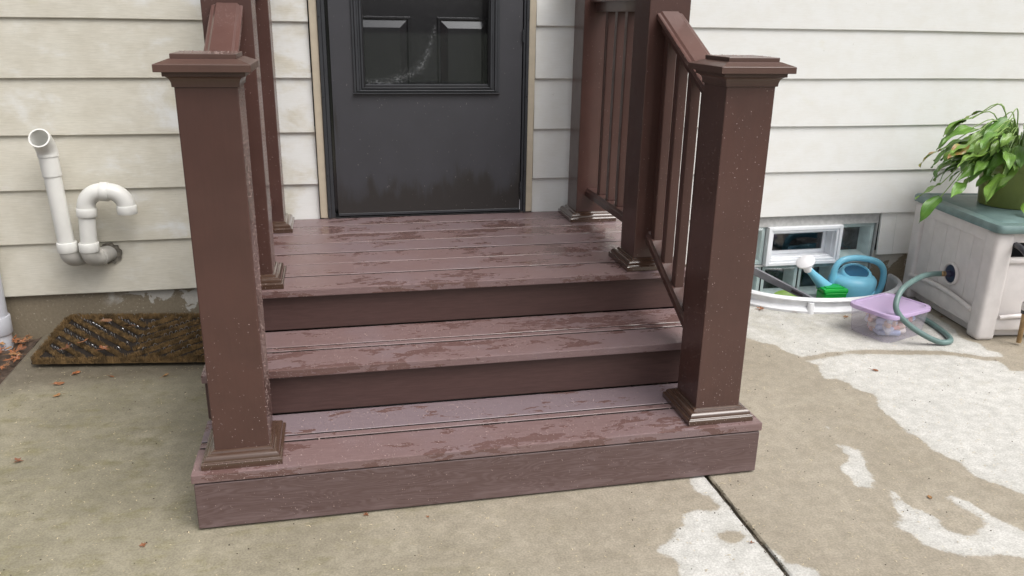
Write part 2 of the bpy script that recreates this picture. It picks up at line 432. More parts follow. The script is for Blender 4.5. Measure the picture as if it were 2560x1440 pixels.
def m_tub():
    t = NT('frosted_clear_plastic')
    df = t.n('ShaderNodeBsdfTranslucent', Color=(.8, .78, .84)); d2 = t.n('ShaderNodeBsdfDiffuse', Color=(.80, .78, .83))
    a = t.n('ShaderNodeMixShader', i0=.5, i1=df, i2=d2)
    tr = t.n('ShaderNodeBsdfTransparent', Color=(.95, .94, .97)); gl = t.n('ShaderNodeBsdfGlossy', Roughness=.12)
    b = t.n('ShaderNodeMixShader', i0=.25, i1=tr, i2=a); c = t.n('ShaderNodeMixShader', i0=.07, i1=b, i2=gl)
    t.t.links.new(c, t.out.inputs['Surface']); return t.m
M_TUB = m_tub()
def m_lid():
    t = NT('lavender_plastic'); return t.set(Base_Color=(.55, .42, .65), Roughness=.22, Transmission_Weight=.25, Subsurface_Weight=.0)
M_LID = m_lid()

# ================================================================== the ground
def slab(name, xs, ys, zcol, polys, holes, label_attr=True, cut=None):
    """xs/ys grid; zcol(i) gives z for column i; writes a 'dry' signed distance attribute"""
    X, Y = np.meshgrid(xs, ys); px, py = X.ravel(), Y.ravel()
    Z = np.tile(np.array([zcol(i) for i in range(len(xs))]), (len(ys), 1)).ravel()
    d = np.full(px.shape, -1.0)
    for q in polys: d = np.maximum(d, sdf(px, py, q))
    for q in holes: d = np.minimum(d, -sdf(px, py, q))
    nx = len(xs); f = []
    inside = np.zeros(px.shape, bool)
    if cut: inside = ((px - cut[0]) / cut[2]) ** 2 + ((py - cut[1]) / cut[3]) ** 2 < 1
    used = np.zeros(px.shape, bool)
    for j in range(len(ys) - 1):
        for i in range(nx - 1):
            a = j * nx + i; q = (a, a + 1, a + nx + 1, a + nx)
            if inside[list(q)].all(): continue
            f.append(q); used[list(q)] = True
    jit = np.random.RandomState(5)
    for i in range(nx):
        if abs(xs[i] - 1.3575) < .012:
            k = np.arange(len(ys)) * nx + i; px[k] += np.interp(np.arange(len(ys)), np.arange(0, len(ys) + 2, 2), jit.normal(0, .0016, len(np.arange(0, len(ys) + 2, 2))))
    if cut:
        for k in np.where(inside & used)[0]:
            dx, dy = (px[k] - cut[0]) / cut[2], (py[k] - cut[1]) / cut[3]; s = 1 / max(1e-6, math.hypot(dx, dy))
            px[k] = cut[0] + dx * s * cut[2]; py[k] = cut[1] + dy * s * cut[3]
            if py[k] > .05: py[k] = .05
    me = mesh(name, np.stack([px, py, Z], 1), f)
    at = me.attributes.new('dry', 'FLOAT', 'POINT'); at.data.foreach_set('value', d.astype(np.float32))
    o = link(name, me, M_SLAB); o['kind'] = 'structure'; return o

U = [(2.089, -0.143), (2.012, -0.36), (2.021, -0.513), (2.051, -0.584), (2.102, -0.621), (2.11, -0.699), (2.14, -0.765), (2.244, -0.737), (2.372, -0.73), (2.49, -0.741), (2.616, -0.767), (2.759, -0.796), (2.827, -0.824), (2.886, -0.875), (2.986, -0.907), (3.005, -0.855), (2.98, -0.819), (2.996, -0.769), (2.97, -0.721), (2.969, -0.664), (3.028, -0.533), (3.028, -0.458), (3.046, -0.357), (3.214, -0.099), (2.808, 0.029), (2.192, 0.069)]
L = [(2.127, -0.802), (2.165, -0.837), (2.146, -0.881), (2.132, -0.897), (2.112, -0.974), (2.167, -0.966), (2.187, -1.022), (2.178, -1.071), (2.219, -1.128), (2.21, -1.174), (2.169, -1.221), (2.162, -1.315), (2.151, -1.41), (2.163, -1.471), (2.146, -1.537), (2.166, -1.565), (2.187, -1.616), (2.175, -1.671), (2.172, -1.698), (2.208, -1.748), (2.24, -1.811), (2.297, -1.891), (2.747, -1.789), (3.527, -1.115), (2.964, -1.034), (2.907, -1.034), (2.935, -0.934), (2.888, -0.925), (2.798, -0.86), (2.728, -0.834), (2.583, -0.812), (2.462, -0.781), (2.351, -0.762), (2.234, -0.781), (2.176, -0.791)]
P3 = [(1.865, -1.429), (1.887, -1.442), (1.895, -1.472), (1.924, -1.49), (1.896, -1.527), (1.889, -1.561), (1.859, -1.624), (1.846, -1.67), (1.827, -1.687), (1.77, -1.687), (1.785, -1.637), (1.786, -1.576), (1.802, -1.557), (1.839, -1.546), (1.857, -1.514), (1.855, -1.471)]
PT = [(1.891, -1.315), (1.914, -1.319), (1.911, -1.346), (1.892, -1.336)]
P4 = [(1.856, -1.714), (1.873, -1.722), (1.863, -1.761), (1.867, -1.805), (1.888, -1.833), (1.909, -1.87), (1.891, -1.907), (1.903, -1.936), (1.931, -1.951), (1.961, -1.951), (2.002, -1.928), (2.017, -1.904), (2.017, -1.872), (2.008, -1.846), (2.007, -1.817), (2.0, -1.786), (1.998, -1.766), (2.035, -1.783), (2.05, -1.811), (2.055, -1.864), (2.069, -1.904), (2.097, -1.964), (2.14, -2.048), (2.054, -2.134), (2.002, -2.066), (1.915, -2.038), (1.863, -2.032), (1.814, -2.002), (1.776, -1.963), (1.782, -1.917), (1.761, -1.891), (1.77, -1.866), (1.803, -1.85), (1.804, -1.808), (1.834, -1.775)]
P5 = [(1.366, -1.868), (1.365, -1.901), (1.378, -1.935), (1.377, -1.955), (1.421, -1.99), (1.441, -2.009), (1.447, -2.033), (1.349, -2.125), (1.354, -2.015), (1.352, -1.962)]
PS = [(1.295, -1.543), (1.40, -1.53), (1.40, -1.652), (1.40, -1.796), (1.40, -1.924), (1.40, -2.015), (1.40, -2.244), (1.06, -2.194), (1.092, -1.964), (1.105, -1.927), (1.103, -1.904), (1.066, -1.86), (1.088, -1.836), (1.128, -1.814), (1.146, -1.787), (1.191, -1.765), (1.204, -1.719), (1.243, -1.699), (1.294, -1.72), (1.32, -1.702), (1.322, -1.646), (1.291, -1.616)]
PH = [(1.263, -1.82), (1.305, -1.807), (1.335, -1.838), (1.301, -1.867), (1.279, -1.872), (1.261, -1.844)]
WELL = (2.655, .03, .445, .315)      # window well: centre x, y, half width, reach
ysl = list(np.arange(-6.0, -2.4, .4)) + list(np.arange(-2.4, .061, .02))
xl = [-.952, -.948, -.940] + list(np.arange(-.92, 1.345, .02)) + [1.347, 1.3525, 1.354]
slab('patio_slab_left', np.array(xl), np.array(ysl), lambda i: -.08 if i in (0, len(xl) - 1) else (-.004 if i in (1, len(xl) - 2) else 0.), [PS], [PH])
xr = [1.361, 1.3625, 1.368] + list(np.arange(1.38, 3.70, .02)) + list(np.arange(3.8, 6.1, .4))
slab('patio_slab_right', np.array(xr), np.array(ysl), lambda i: -.08 if i == 0 else (-.004 if i == 1 else 0.), [U, L, P3, PT, P4, P5], [], cut=WELL)
g = link('ground', mesh('ground', [(-60, -60, -.085), (60, -60, -.085), (60, 3, -.085), (-60, 3, -.085)], [(0, 1, 2, 3)]), M_SOIL); g['kind'] = 'structure'
def sheet(name, x0, x1, y0, y1, z, mat, n=1):
    o = link(name, mesh(name, [(x0, y0, z), (x1, y0, z), (x1, y1, z), (x0, y1, z)], [(0, 1, 2, 3)]), mat); o['kind'] = 'structure'; return o
sheet('unseen_lawn', -60, 60, -60, -6.0, -.02, M_LAWN)  # out of view, added as dark ground for the door glass to reflect
sheet('soil_in_joint', 1.3535, 1.3615, -6, .03, -.014, M_SOIL)
# planting bed beside the slab: uneven soil
nx, ny = 60, 60; v = []; f = []
for j in range(ny + 1):
    for i in range(nx + 1):
        v.append((-2.6 + 1.655 * i / nx, -1.8 + 1.83 * j / ny, -.012 + .022 * (random.random() - .5) + .01 * math.sin(i * .7) * math.cos(j * .5)))
for j in range(ny):
    for i in range(nx):
        a = j * (nx + 1) + i; f.append((a, a + 1, a + nx + 2, a + nx + 1))
o = link('soil_bed', smooth(mesh('soil_bed', v, f)), M_SOIL); o['kind'] = 'structure'

# ================================================================== the house
house = tag(empty('house', (1.0, .05, 0)), 'house wall in cream white lap siding on a concrete foundation, with a dark storm door', 'house')
HP = lambda o: setattr(o, 'matrix_parent_inverse', Matrix.Translation((-1.0, -.05, 0)))
def hpart(o): HP(o); return o
ZS, RV = .1829, .2191
def board(x0, x1, k, z0=None, z1=None):
    za = ZS + RV * k if z0 is None else z0; zb = ZS + RV * (k + 1) + .022
    # cross section (y, z): tilted lap board with a soft lower edge
    top = .0125
    slope = top / (RV + .022); zz = lambda z: (z - (ZS + RV * k)) * slope
    pr = [(zz(za) + .0105, za), (zz(za) + .001, za), (zz(za) - .0005, za + .0025), (zz(zb) - .0005, zb), (zz(zb) + .0105, zb)]
    n = max(2, int((x1 - x0) / .35)); v = []; f = []
    for i in range(n + 1):
        x = x0 + (x1 - x0) * i / n; w = .0012 * math.sin(x * 2.3 + k * 1.7) + .0008 * math.sin(x * 5.1 + k)
        for (y, z) in pr: v.append((x, y + w * .4, z + (w if z < za + .02 else 0)))
    m = len(pr)
    for i in range(n):
        for q in range(m - 1):
            a = i * m + q; f.append((a, a + m, a + m + 1, a + 1))
    f.append(tuple(range(m))); f.append(tuple(n * m + q for q in range(m - 1, -1, -1)))
    me = mesh('siding_board', v, f); me.validate()
    bm = bmesh.new(); bm.from_mesh(me); bmesh.ops.recalc_face_normals(bm, faces=bm.faces[:]); bm.to_mesh(me); bm.free()
    return hpart(link('siding_board', me, M_SIDING, house))
DTOP = 2.56
for k in range(0, 13):
    z = ZS + RV * k
    ends = random.Random(k * 3 + 1)
    l0 = -3.6; jl = -2.2 + ends.random() * .9
    dl, dr = .2255 - ends.random() * .004, 1.1655 + ends.random() * .003
    if z < DTOP:
        segs = [(l0, jl), (jl + .0015, dl)]
    else: segs = [(l0, jl), (jl + .0015, 1.2 + ends.random())]; dr = segs[-1][1] + .0015
    if k == 0: segs += [(dr, 2.02), (2.992, 3.078), (3.0795, 6.4)]
    else:
        j2 = 3.6 + ends.random() * 1.4; 
        segs += [(dr, j2), (j2 + .0015, 6.4)]
    for a, b in segs: board(a, b, k)
TOPZ = ZS + RV * 13
hpart(box('sheathing', -3.6, .24, .026, .10, ZS + .02, TOPZ, M_BLACK, house, 0))
hpart(box('sheathing', 1.15, 2.16, .026, .10, ZS + .02, TOPZ, M_BLACK, house, 0))
hpart(box('sheathing', 2.985, 6.4, .026, .10, ZS + .02, TOPZ, M_BLACK, house, 0))
hpart(box('sheathing', 2.16, 2.985, .026, .10, .405, TOPZ, M_BLACK, house, 0))
hpart(box('sheathing', .24, 1.15, .026, .10, DTOP + .06, TOPZ, M_BLACK, house, 0))
hpart(box('soffit', -3.8, 6.6, -.42, .12, TOPZ + .01, TOPZ + .03, M_SIDING, house, 0))
hpart(box('fascia', -3.8, 6.6, -.45, -.42, TOPZ - .01, TOPZ + .16, M_SIDING, house, .002))
hpart(box('gutter', -3.8, 6.6, -.56, -.452, TOPZ + .03, TOPZ + .14, M_VINYL, house, .012, 2))
hpart(box('foundation', -3.6, 2.17, .022, .24, -.5, ZS + .018, M_FOUND, house, .002))
hpart(box('foundation', 2.985, 6.4, .022, .24, -.5, ZS + .018, M_FOUND, house, .002))
hpart(box('foundation', 2.17, 2.985, .022, .24, -.5, -.045, M_FOUND, house, .002))
hpart(box('dark_window_backing', 2.165, 2.99, .20, .23, -.05, .42, M_BLACK, house, 0))  # black backing added so the space behind the glass blocks stays dark
# door surround
for x0, x1 in ((.2285, .2605), (1.133, 1.163)):
    hpart(box('brickmould', x0, x1, -.012, .05, .474, DTOP + .03, M_TRIM, house, .004, 2))
hpart(box('brickmould', .2285, 1.163, -.012, .05, DTOP + .031, DTOP + .06, M_TRIM, house, .004, 2))
# storm door: frame, jambs, panel, window
for (x0, x1, y0) in ((.2612, .2750, -.020), (.2758, .2905, -.014), (1.1085, 1.1185, -.016), (1.1192, 1.1322, -.022)):
    hpart(box('door_frame', x0, x1, y0, .05, .474, DTOP + .03, M_FRAME, house, .0015))
hpart(box('door_frame', .2908, 1.1082, -.014, .05, DTOP - .02, DTOP + .03, M_FRAME, house, .0015))
hpart(box('threshold', .2908, 1.1082, -.012, .09, .4715, .4765, M_BLACK, house, .001))
for x in (.268, 1.1258):
    for z in (.515, .66, .985, 1.30, 1.7, 2.1):
        s = hpart(lathe('frame_screw', [(.0032, 0), (.0030, .0012), (.0015, .002)], M_BLACK, house, 8)); s.location = (x, -.0205 if x < 1 else -.0225, z); s.rotation_euler = (R(90), 0, 0)
        s.parent = house; HP(s)
DX0, DX1, DZ0 = .3045, 1.1045, .4805
def plate(name, x0, x1, z0, z1, hx0, hx1, hz0, hz1, y0, y1, mat):
    v = []; f = []
    for y in (y0, y1): v += [(x0, y, z0), (x1, y, z0), (x1, y, z1), (x0, y, z1), (hx0, y, hz0), (hx1, y, hz0), (hx1, y, hz1), (hx0, y, hz1)]
    for k in range(4):
        k2 = (k + 1) % 4; f += [(k, k2, 4 + k2, 4 + k), (8 + k2, 8 + k, 12 + k, 12 + k2), (k2, k, 8 + k, 8 + k2), (4 + k, 4 + k2, 12 + k2, 12 + k)]
    return link(name, mesh(name, v, f), mat)
sd = hpart(plate('storm_door', DX0, DX1, DZ0, DTOP - .03, .3945, 1.0045, 1.0015, 2.3990, -.010, .022, M_KICK)); sd.parent = house; HP(sd)
def sdp(o): o.parent = sd; o.matrix_parent_inverse = Matrix.Identity(4); return o
sdp(box('door_sweep', DX0 + .002, DX1 - .003, -.0135, -.0105, DZ0 + .001, DZ0 + .012, M_FRAME, None, .001))
# stepped window moulding: nested frames
def frame4(name, x0, x1, z0, z1, w, y0, y1, mat, bev=.001):
    bm = bmesh.new()
    for a in ((x0, x0 + w, z0, z1), (x1 - w, x1, z0, z1), (x0 + w + .0002, x1 - w - .0002, z0, z0 + w * .55), (x0 + w + .0002, x1 - w - .0002, z1 - w, z1)):
        box_bm(a[0], a[1], y0, y1, a[2], a[3], bev, 1, bm)
    return link(name, bm_mesh(name, bm), mat)
sdp(frame4('window_moulding', .3935, 1.0055, 1.0010, 2.3995, .010, -.017, .010, M_FRAME))
sdp(frame4('window_moulding', .4040, .9950, 1.0068, 2.389, .011, -.022, .010, M_FRAME, .002))
sdp(frame4('window_moulding', .4155, .9835, 1.0133, 2.377, .009, -.015, .010, M_FRAME))
sdp(frame4('window_moulding', .4250, .9740, 1.0187, 2.367, .009, -.020, .010, M_FRAME, .002))
sdp(frame4('window_gasket', .4345, .9645, 1.0240, 2.357, .006, -.012, .012, M_BLACK))
sdp(box('drip_edge', .390, 1.009, -.0245, -.0105, .9975, 1.0005, M_METAL if False else M_FRAME, None, .0008))
sdp(box('sash_bar', .441, .958, -.010, .004, 1.028, 1.036, M_FRAME, None, .0008))
# pane with the smear signed-distance attribute
xs = np.linspace(.4405, .9585, 60); zs = np.concatenate([np.linspace(1.028, 1.36, 45), np.linspace(1.40, 2.35, 75)]); X, Z = np.meshgrid(xs, zs)
cur = [(.452, 1.045), (.50, 1.042), (.56, 1.050), (.62, 1.072), (.672, 1.105), (.70, 1.15), (.72, 1.21), (.735, 1.27)]; rad = [.018, .02, .022, .02, .02, .016, .010, .006]
D = np.full(X.shape, -1.)
for (a, b), (c, d), r0, r1 in zip(cur[:-1], cur[1:], rad[:-1], rad[1:]):
    t = np.clip(((X - a) * (c - a) + (Z - b) * (d - b)) / ((c - a) ** 2 + (d - b) ** 2), 0, 1)
    D = np.maximum(D, 1 - np.hypot(X - a - t * (c - a), Z - b - t * (d - b)) / ((r0 + (r1 - r0) * t) * 1.6))
pm = mesh('window_pane', np.stack([X.ravel(), np.full(X.size, .002), Z.ravel()], 1), [(j * 60 + i, j * 60 + i + 1, j * 60 + i + 61, j * 60 + i + 60) for j in range(119) for i in range(59)])
at = pm.attributes.new('smear', 'FLOAT', 'POINT'); at.data.foreach_set('value', np.clip(D, -1, 1).ravel().astype(np.float32))
sdp(link('window_pane', pm, m_pane()))
for z0, z1 in ((.56, .60), (1.21, 1.26), (1.9, 1.95)):
    for q in (0, 1):
        sdp(tube('hinge', [(1.1065, -.017, z0 + q * .0275), (1.1065, -.017, z0 + .025 + q * .0275)], .004, M_FRAME, None, 8))
sdp(box('hinge_shim', 1.1048, 1.1065, -.013, -.006, .486, .53, M_VINYL, None, .0003))
# inner door seen through the glass
idr = hpart(box('inner_door', .2905, 1.1085, .0725, .11, .477, DTOP - .022, M_INNER, house, .001))
def raised(x0, x1, z0, z1):
    y = .072; v = []; f = []
    rings = [(0, -.0005), (.004, -.008), (.010, -.008), (.015, .0), (.045, -.012), (.0451, -.0122)]
    for i, dy in rings: v += [(x0 + i, y + dy, z0 + i), (x1 - i, y + dy, z0 + i), (x1 - i, y + dy, z1 - i), (x0 + i, y + dy, z1 - i)]
    for r in range(len(rings) - 1):
        for k in range(4): a = 4 * r + k; b = 4 * r + (k + 1) % 4; f.append((a, b, b + 4, a + 4))
    n = 4 * (len(rings) - 1); f.append((n, n + 1, n + 2, n + 3))
    o = link('raised_panel', mesh('raised_panel', v, f), M_INNER); o.parent = idr; o.matrix_parent_inverse = Matrix.Identity(4)
for x0, x1 in ((.40, .64), (.752, .985)):
    raised(x0, x1, .72, 1.306); raised(x0, x1, 1.46, 2.30)
# basement window of glass blocks
bw = hpart(box('basement_window', 2.168, 2.988, .075, .19, -.046, .360, M_MORTAR, house, .001))
bw.data.materials.clear()
bw.data.materials.append(M_MORTAR)
bpy.data.objects.remove(bw)
bm = bmesh.new()
for a in ((2.168, 2.1735, -.046, .402), (2.9835, 2.990, -.046, .402), (2.174, 2.983, .347, .402), (2.174, 2.983, .1425, .149), (2.174, 2.983, -.046, -.048 + .006)):
    box_bm(a[0], a[1], .024, .19, a[2], a[3], 0, 1, bm)
bw = hpart(link('basement_window', bm_mesh('basement_window', bm), M_MORTAR, house))
def bwp(o): o.parent = bw; o.matrix_parent_inverse = Matrix.Identity(4); return o
def glass_block(x0, x1, z0, z1):
    """hollow block: thick clear rim, a wavy dimpled face set in"""
    y0 = .020; n = 14; v = []; f = []
    rim = .016
    for j in range(n + 1):
        for i in range(n + 1):
            u, w = i / n, j / n; x = x0 + (x1 - x0) * u; z = z0 + (z1 - z0) * w
            e = min(u * (x1 - x0), (1 - u) * (x1 - x0), w * (z1 - z0), (1 - w) * (z1 - z0))
            k = min(1, e / rim); y = y0 + .014 * (1 - k) - .004 * 0
            if k >= 1: y += .0022 * math.sin(u * 11 + 1.3 * math.sin(w * 9 + x0 * 31)) + .0020 * math.sin(w * 13 + 1.1 * math.sin(u * 7 + z0 * 17))
            v.append((x, y, z))
    for j in range(n):
        for i in range(n): a = j * (n + 1) + i; f.append((a, a + 1, a + n + 2, a + n + 1))
    o = bwp(link('glass_block', smooth(mesh('glass_block', v, f)), M_BLOCK))
    v = []; i1, i2 = .004, .038
    for (i, y) in ((.001, y0 + .0162), (.017, y0 + .0166), (.020, y0 + .022), (i2, .100)): v += [(x0 + i, y, z0 + i), (x1 - i, y, z0 + i), (x1 - i, y, z1 - i), (x0 + i, y, z1 - i)]
    bwp(link('block_wall', mesh('block_wall', v, [(4 * q + k, 4 * q + (k + 1) % 4, 4 * q + 4 + (k + 1) % 4, 4 * q + 4 + k) for q in range(3) for k in range(4)]), M_BLOCKW))
    bwp(box('block_back', x0 + i2, x1 - i2, .1005, .104, z0 + i2, z1 - i2, M_BLOCKB, None, 0))
M_BLOCKW = simple('pale_aqua_block_wall', (.66, .72, .72), .25, .12, 20)
M_BLOCKB = simple('dim_block_back', (.05, .058, .062), .12, .7, 22)
bx = [2.175, 2.374, 2.5785, 2.7815, 2.9825]
for i in (0, 3): glass_block(bx[i] + .003, bx[i + 1] - .003, .151, .345)
for i in range(4): glass_block(bx[i] + .003, bx[i + 1] - .003, -.040, .141)
# vent window in the middle
vf = lambda n, x0, x1, z0, z1, w, y0, y1: bwp(frame4b(n, x0, x1, z0, z1, w, y0, y1))
def frame4b(name, x0, x1, z0, z1, w, y0, y1, mat=None):
    bm = bmesh.new()
    for a in ((x0, x0 + w, z0, z1), (x1 - w, x1, z0, z1), (x0 + w + .0002, x1 - w - .0002, z0, z0 + w), (x0 + w + .0002, x1 - w - .0002, z1 - w, z1)):
        box_bm(a[0], a[1], y0, y1, a[2], a[3], .0015, 1, bm)
    return link(name, bm_mesh(name, bm), mat or M_VINYL)
vf('vent_frame', 2.374, 2.7815, .149, .347, .017, .004, .05)
vf('vent_frame', 2.3912, 2.7643, .1662, .3298, .012, .010, .05)
vf('vent_frame', 2.4035, 2.752, .1785, .3175, .007, .035, .12)
vf('vent_sash', 2.411, 2.7445, .186, .310, .018, .085, .105)
bwp(box('vent_pane', 2.4295, 2.726, .092, .095, .2045, .2915, m_glass('vent_glass', (.5, .52, .55), .03, 1.3), None, 0))
bwp(box('vent_back', 2.41, 2.745, .135, .14, .185, .312, M_BLOCKB, None, 0))

# ================================================================== porch steps
porch = tag(empty('porch', (.7, -.78, 0)), 'wet brown composite porch with three steps, square posts and railings', 'porch')
PI_ = Matrix.Translation((-.7, .78, 0))
def pp(o): o.parent = porch; o.matrix_parent_inverse = PI_; return o
XL, XR = -.1051, 1.5158; H1, H2, H3 = .17, .3231, .4702; D1, D2, D3 = 1.552, 1.2623, .9653; TL = .0256
M_GAP = simple('dirt_and_shade_board_edge', (.022, .014, .012), .8, .3, 60)  # gap dirt and the shade between boards, both painted on the board sides
def plank(name, y0, y1, z, mat, x0=XL, x1=XR, inner=True):
    e = random.uniform(-.0015, .0015)
    o = pp(box(name, x0 + e, x1 + random.uniform(-.0015, .0015), y0, y1, z - TL, z + random.uniform(-.0006, .0006), mat, None, .0016 if inner else .003, 1 if inner else 2))
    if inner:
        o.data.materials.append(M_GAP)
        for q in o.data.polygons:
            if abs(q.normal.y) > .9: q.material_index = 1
    return o
nb = 7; bwid = (D3 - .002) / nb
for i in range(nb):
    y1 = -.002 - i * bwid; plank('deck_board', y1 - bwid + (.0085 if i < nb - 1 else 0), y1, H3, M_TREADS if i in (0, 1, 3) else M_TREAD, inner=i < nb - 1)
def tread(yf, yb, z, back):
    plank('tread_board', yf, yf + .1375, z, M_TREAD, inner=False)
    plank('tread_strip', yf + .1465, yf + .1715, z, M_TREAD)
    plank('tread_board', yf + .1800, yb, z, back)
tread(-D2, -D3 + .02, H2, M_TREAD); tread(-D1, -D2 + .02, H1, M_TREADD)
def riser(y, z0, z1, mat, x0=XL + .004, x1=XR - .004): return pp(box('riser_board', x0, x1, y, y + .02, z0, z1, mat, None, .002))
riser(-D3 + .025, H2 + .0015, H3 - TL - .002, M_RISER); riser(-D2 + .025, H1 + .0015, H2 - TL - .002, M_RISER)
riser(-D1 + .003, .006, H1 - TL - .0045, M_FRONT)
for x0, x1 in ((XL + .006, XL + .026), (XR - .026, XR - .006)):
    for (ya, yb, za, zb) in ((-D1 + .024, -.01, .008, H1 - TL - .003), (-D2 + .047, -.01, H1 - TL - .001, H2 - TL - .003), (-D3 + .047, -.01, H2 - TL - .001, H3 - TL - .003)):
        pp(box('side_skirt', x0, x1, ya, yb, za, zb, M_RISER, None, .001))
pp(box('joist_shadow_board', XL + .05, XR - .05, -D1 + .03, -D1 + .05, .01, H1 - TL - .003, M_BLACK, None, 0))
PW = .0701
def cove(n=6, h0=.0715, h1=.088, z0=0., z1=.026):
    return [(h1 - (h1 - h0) * math.cos(math.pi / 2 * i / n), z0 + (z1 - z0) * (math.sin(math.pi / 2 * i / n))) for i in range(n + 1)]
def post(cx, cy, z0, z1):
    bm = box_bm(cx - PW, cx + PW, cy - PW, cy + PW, z0 + .002, z1 + .03, .003, 2)
    p = pp(link('post', bm_mesh('post', bm), M_POST))
    def sub(o): o.parent = p; o.matrix_parent_inverse = Matrix.Identity(4); return o
    og = [(.1030, 0), (.1030, .0150), (.1010, .0175), (.0975, .0180)] + [(.0815 + .0150 * math.cos(t * math.pi / 2 / 6), .0190 + .0150 * math.sin(t * math.pi / 2 / 6)) for t in range(7)] + [(.0790, .0350), (.0770, .0390), (.0718, .0412)]
    sub(smart(sq_lathe('post_base', [(h, z0 + .0005 + z) for h, z in og], M_BASE, None, cx, cy), 30))
    mo = [(.0705, z1 - .001), (.0745, z1), (.0745, z1 + .004)]
    mo += [(.0745 + .0135 * (1 - math.cos(math.pi / 2 * i / 6)), z1 + .004 + .020 * math.sin(math.pi / 2 * i / 6)) for i in range(1, 7)] + [(.0900, z1 + .0245), (.0900, z1 + .0335), (.0705, z1 + .034)]
    sub(smart(sq_lathe('cap_moulding', mo, M_CAP, None, cx, cy), 30))
    sub(sq_lathe('post_cap', [(.09, z1 + .0342), (.1045, z1 + .0345), (.1052, z1 + .0352), (.1052, z1 + .0505), (.1045, z1 + .0515), (.0760, z1 + .0625)], M_CAP, None, cx, cy))
    sub(sq_lathe('cap_plate', [(.0700, z1 + .0622), (.0722, z1 + .0628), (.0722, z1 + .0725), (.0712, z1 + .0737)], M_CAP, None, cx, cy))
    return p
NLX, NRX, NY, DY, WY = .0218, 1.3893, -1.4307, -.8479, -.1282
ZC, ZD = 1.1486, 1.475
post(NLX, NY, H1, ZC); post(NRX, NY, H1, ZC)
for x in (.0172, 1.3865):
    post(x, DY, H3, ZD); post(x, WY, H3, ZD)
# railings
def rail_profile(kind):
    if kind == 'hand': return [(-.042, -.026), (.042, -.026), (.044, -.022), (.044, -.008), (.040, -.006), (.034, -.0055), (.028, 0), (-.028, 0), (-.034, -.0055), (-.040, -.006), (-.044, -.008), (-.044, -.022)]
    if kind == 'sub': return [(-.024, -.062), (.024, -.062), (.024, -.0262), (-.024, -.0262)]
    return [(-.030, -.034), (.030, -.034), (.030, -.012), (.026, -.008), (.022, 0), (-.022, 0), (-.026, -.008), (-.030, -.012)]
def rail(name, kind, cx, a, b, mat):
    pr = rail_profile(kind); n = len(pr); v = []
    for (y, z) in (a, b): v += [(cx + px, y, z + pz) for px, pz in pr]
    f = [(i, (i + 1) % n, n + (i + 1) % n, n + i) for i in range(n)] + [tuple(range(n - 1, -1, -1)), tuple(range(n, 2 * n))]
    me = mesh(name, v, f); bm = bmesh.new(); bm.from_mesh(me); bmesh.ops.recalc_face_normals(bm, faces=bm.faces[:]); bm.to_mesh(me); bm.free()
    return pp(link(name, me, mat))
SL = (1.338 - 1.198) / (1.201 - .918)
for cx in (NLX - .002, NRX - .003):
    rt = lambda y: 1.338 + (y + .918) * SL
    rb = lambda y: .606 + (y + .918) * .52
    y0, y1 = -.9185, -1.3595
    rail('hand_rail', 'hand', cx, (y0, rt(y0)), (y1, rt(y1)), M_RAIL); rail('sub_rail', 'sub', cx, (y0, rt(y0)), (y1, rt(y1)), M_POST)
    rail('bottom_rail', 'bottom', cx, (y0, rb(y0)), (y1, rb(y1)), M_POST)
    for yb in (-.945, -1.047, -1.149, -1.251, ):
        pp(box('baluster', cx - .016, cx + .016, yb - .016, yb + .016, rb(yb - .016) - .004, rt(yb - .016) - .056, M_POST, None, .0025))
    yA, yB = WY - PW - .0005, DY + PW + .0005
    rail('hand_rail', 'hand', cx, (yA, 1.399), (yB, 1.399), M_RAIL); rail('sub_rail', 'sub', cx, (yA, 1.399), (yB, 1.399), M_POST)
    rail('bottom_rail', 'bottom', cx, (yA, .613), (yB, .613), M_POST)
    for yb in (-.325, -.437, -.549, -.661):
        pp(box('baluster', cx - .016, cx + .016, yb - .016, yb + .016, .612, 1.338, M_POST, None, .0025))
# water droplets beaded on the porch
def dome(c, nrm, r, h, v, f, rnd):
    nrm = Vector(nrm); t = nrm.orthogonal().normalized(); b = nrm.cross(t); o = len(v); c = Vector(c)
    a0 = rnd.random() * 6.28; s1, s2 = rnd.uniform(.85, 1.15), rnd.uniform(.85, 1.15)
    for (rr, hh) in ((1, -.1), (.78, .62)):
        for k in range(6):
            a = a0 + k * math.pi / 3; v.append(c + (t * math.cos(a) * s1 + b * math.sin(a) * s2) * r * rr + nrm * h * hh)
    v.append(c + nrm * h)
    for k in range(6):
        q = (k + 1) % 6; f.append((o + k, o + q, o + 6 + q, o + 6 + k)); f.append((o + 6 + k, o + 6 + q, o + 12))
def droplets(faces):
    rnd = random.Random(5); v = []; f = []
    for (org, e1, e2, nrm, cnt, r0, r1) in faces:
        for _ in range(int(cnt * 1.9)):
            c = Vector(org) + Vector(e1) * rnd.random() + Vector(e2) * rnd.random()
            if math.sin(c.x * 23 + c.y * 31 + 1.5 * math.sin(c.z * 7)) + math.sin(c.z * 11 + c.y * 13 + c.x * 17) < rnd.uniform(-2.4, 1.8): continue
            r = r0 * .70 + (r1 - r0) * .58 * rnd.random() ** 2.4
            dome(c, nrm, r, r * .6, v, f, rnd)
    me = smooth(mesh('water_droplets', v, f)); return pp(tag(link('water_droplets', me, M_DROP), kind='stuff'))
F = []
up, fr_, rt_, lf = (0, 0, 1), (0, -1, 0), (1, 0, 0), (-1, 0, 0)
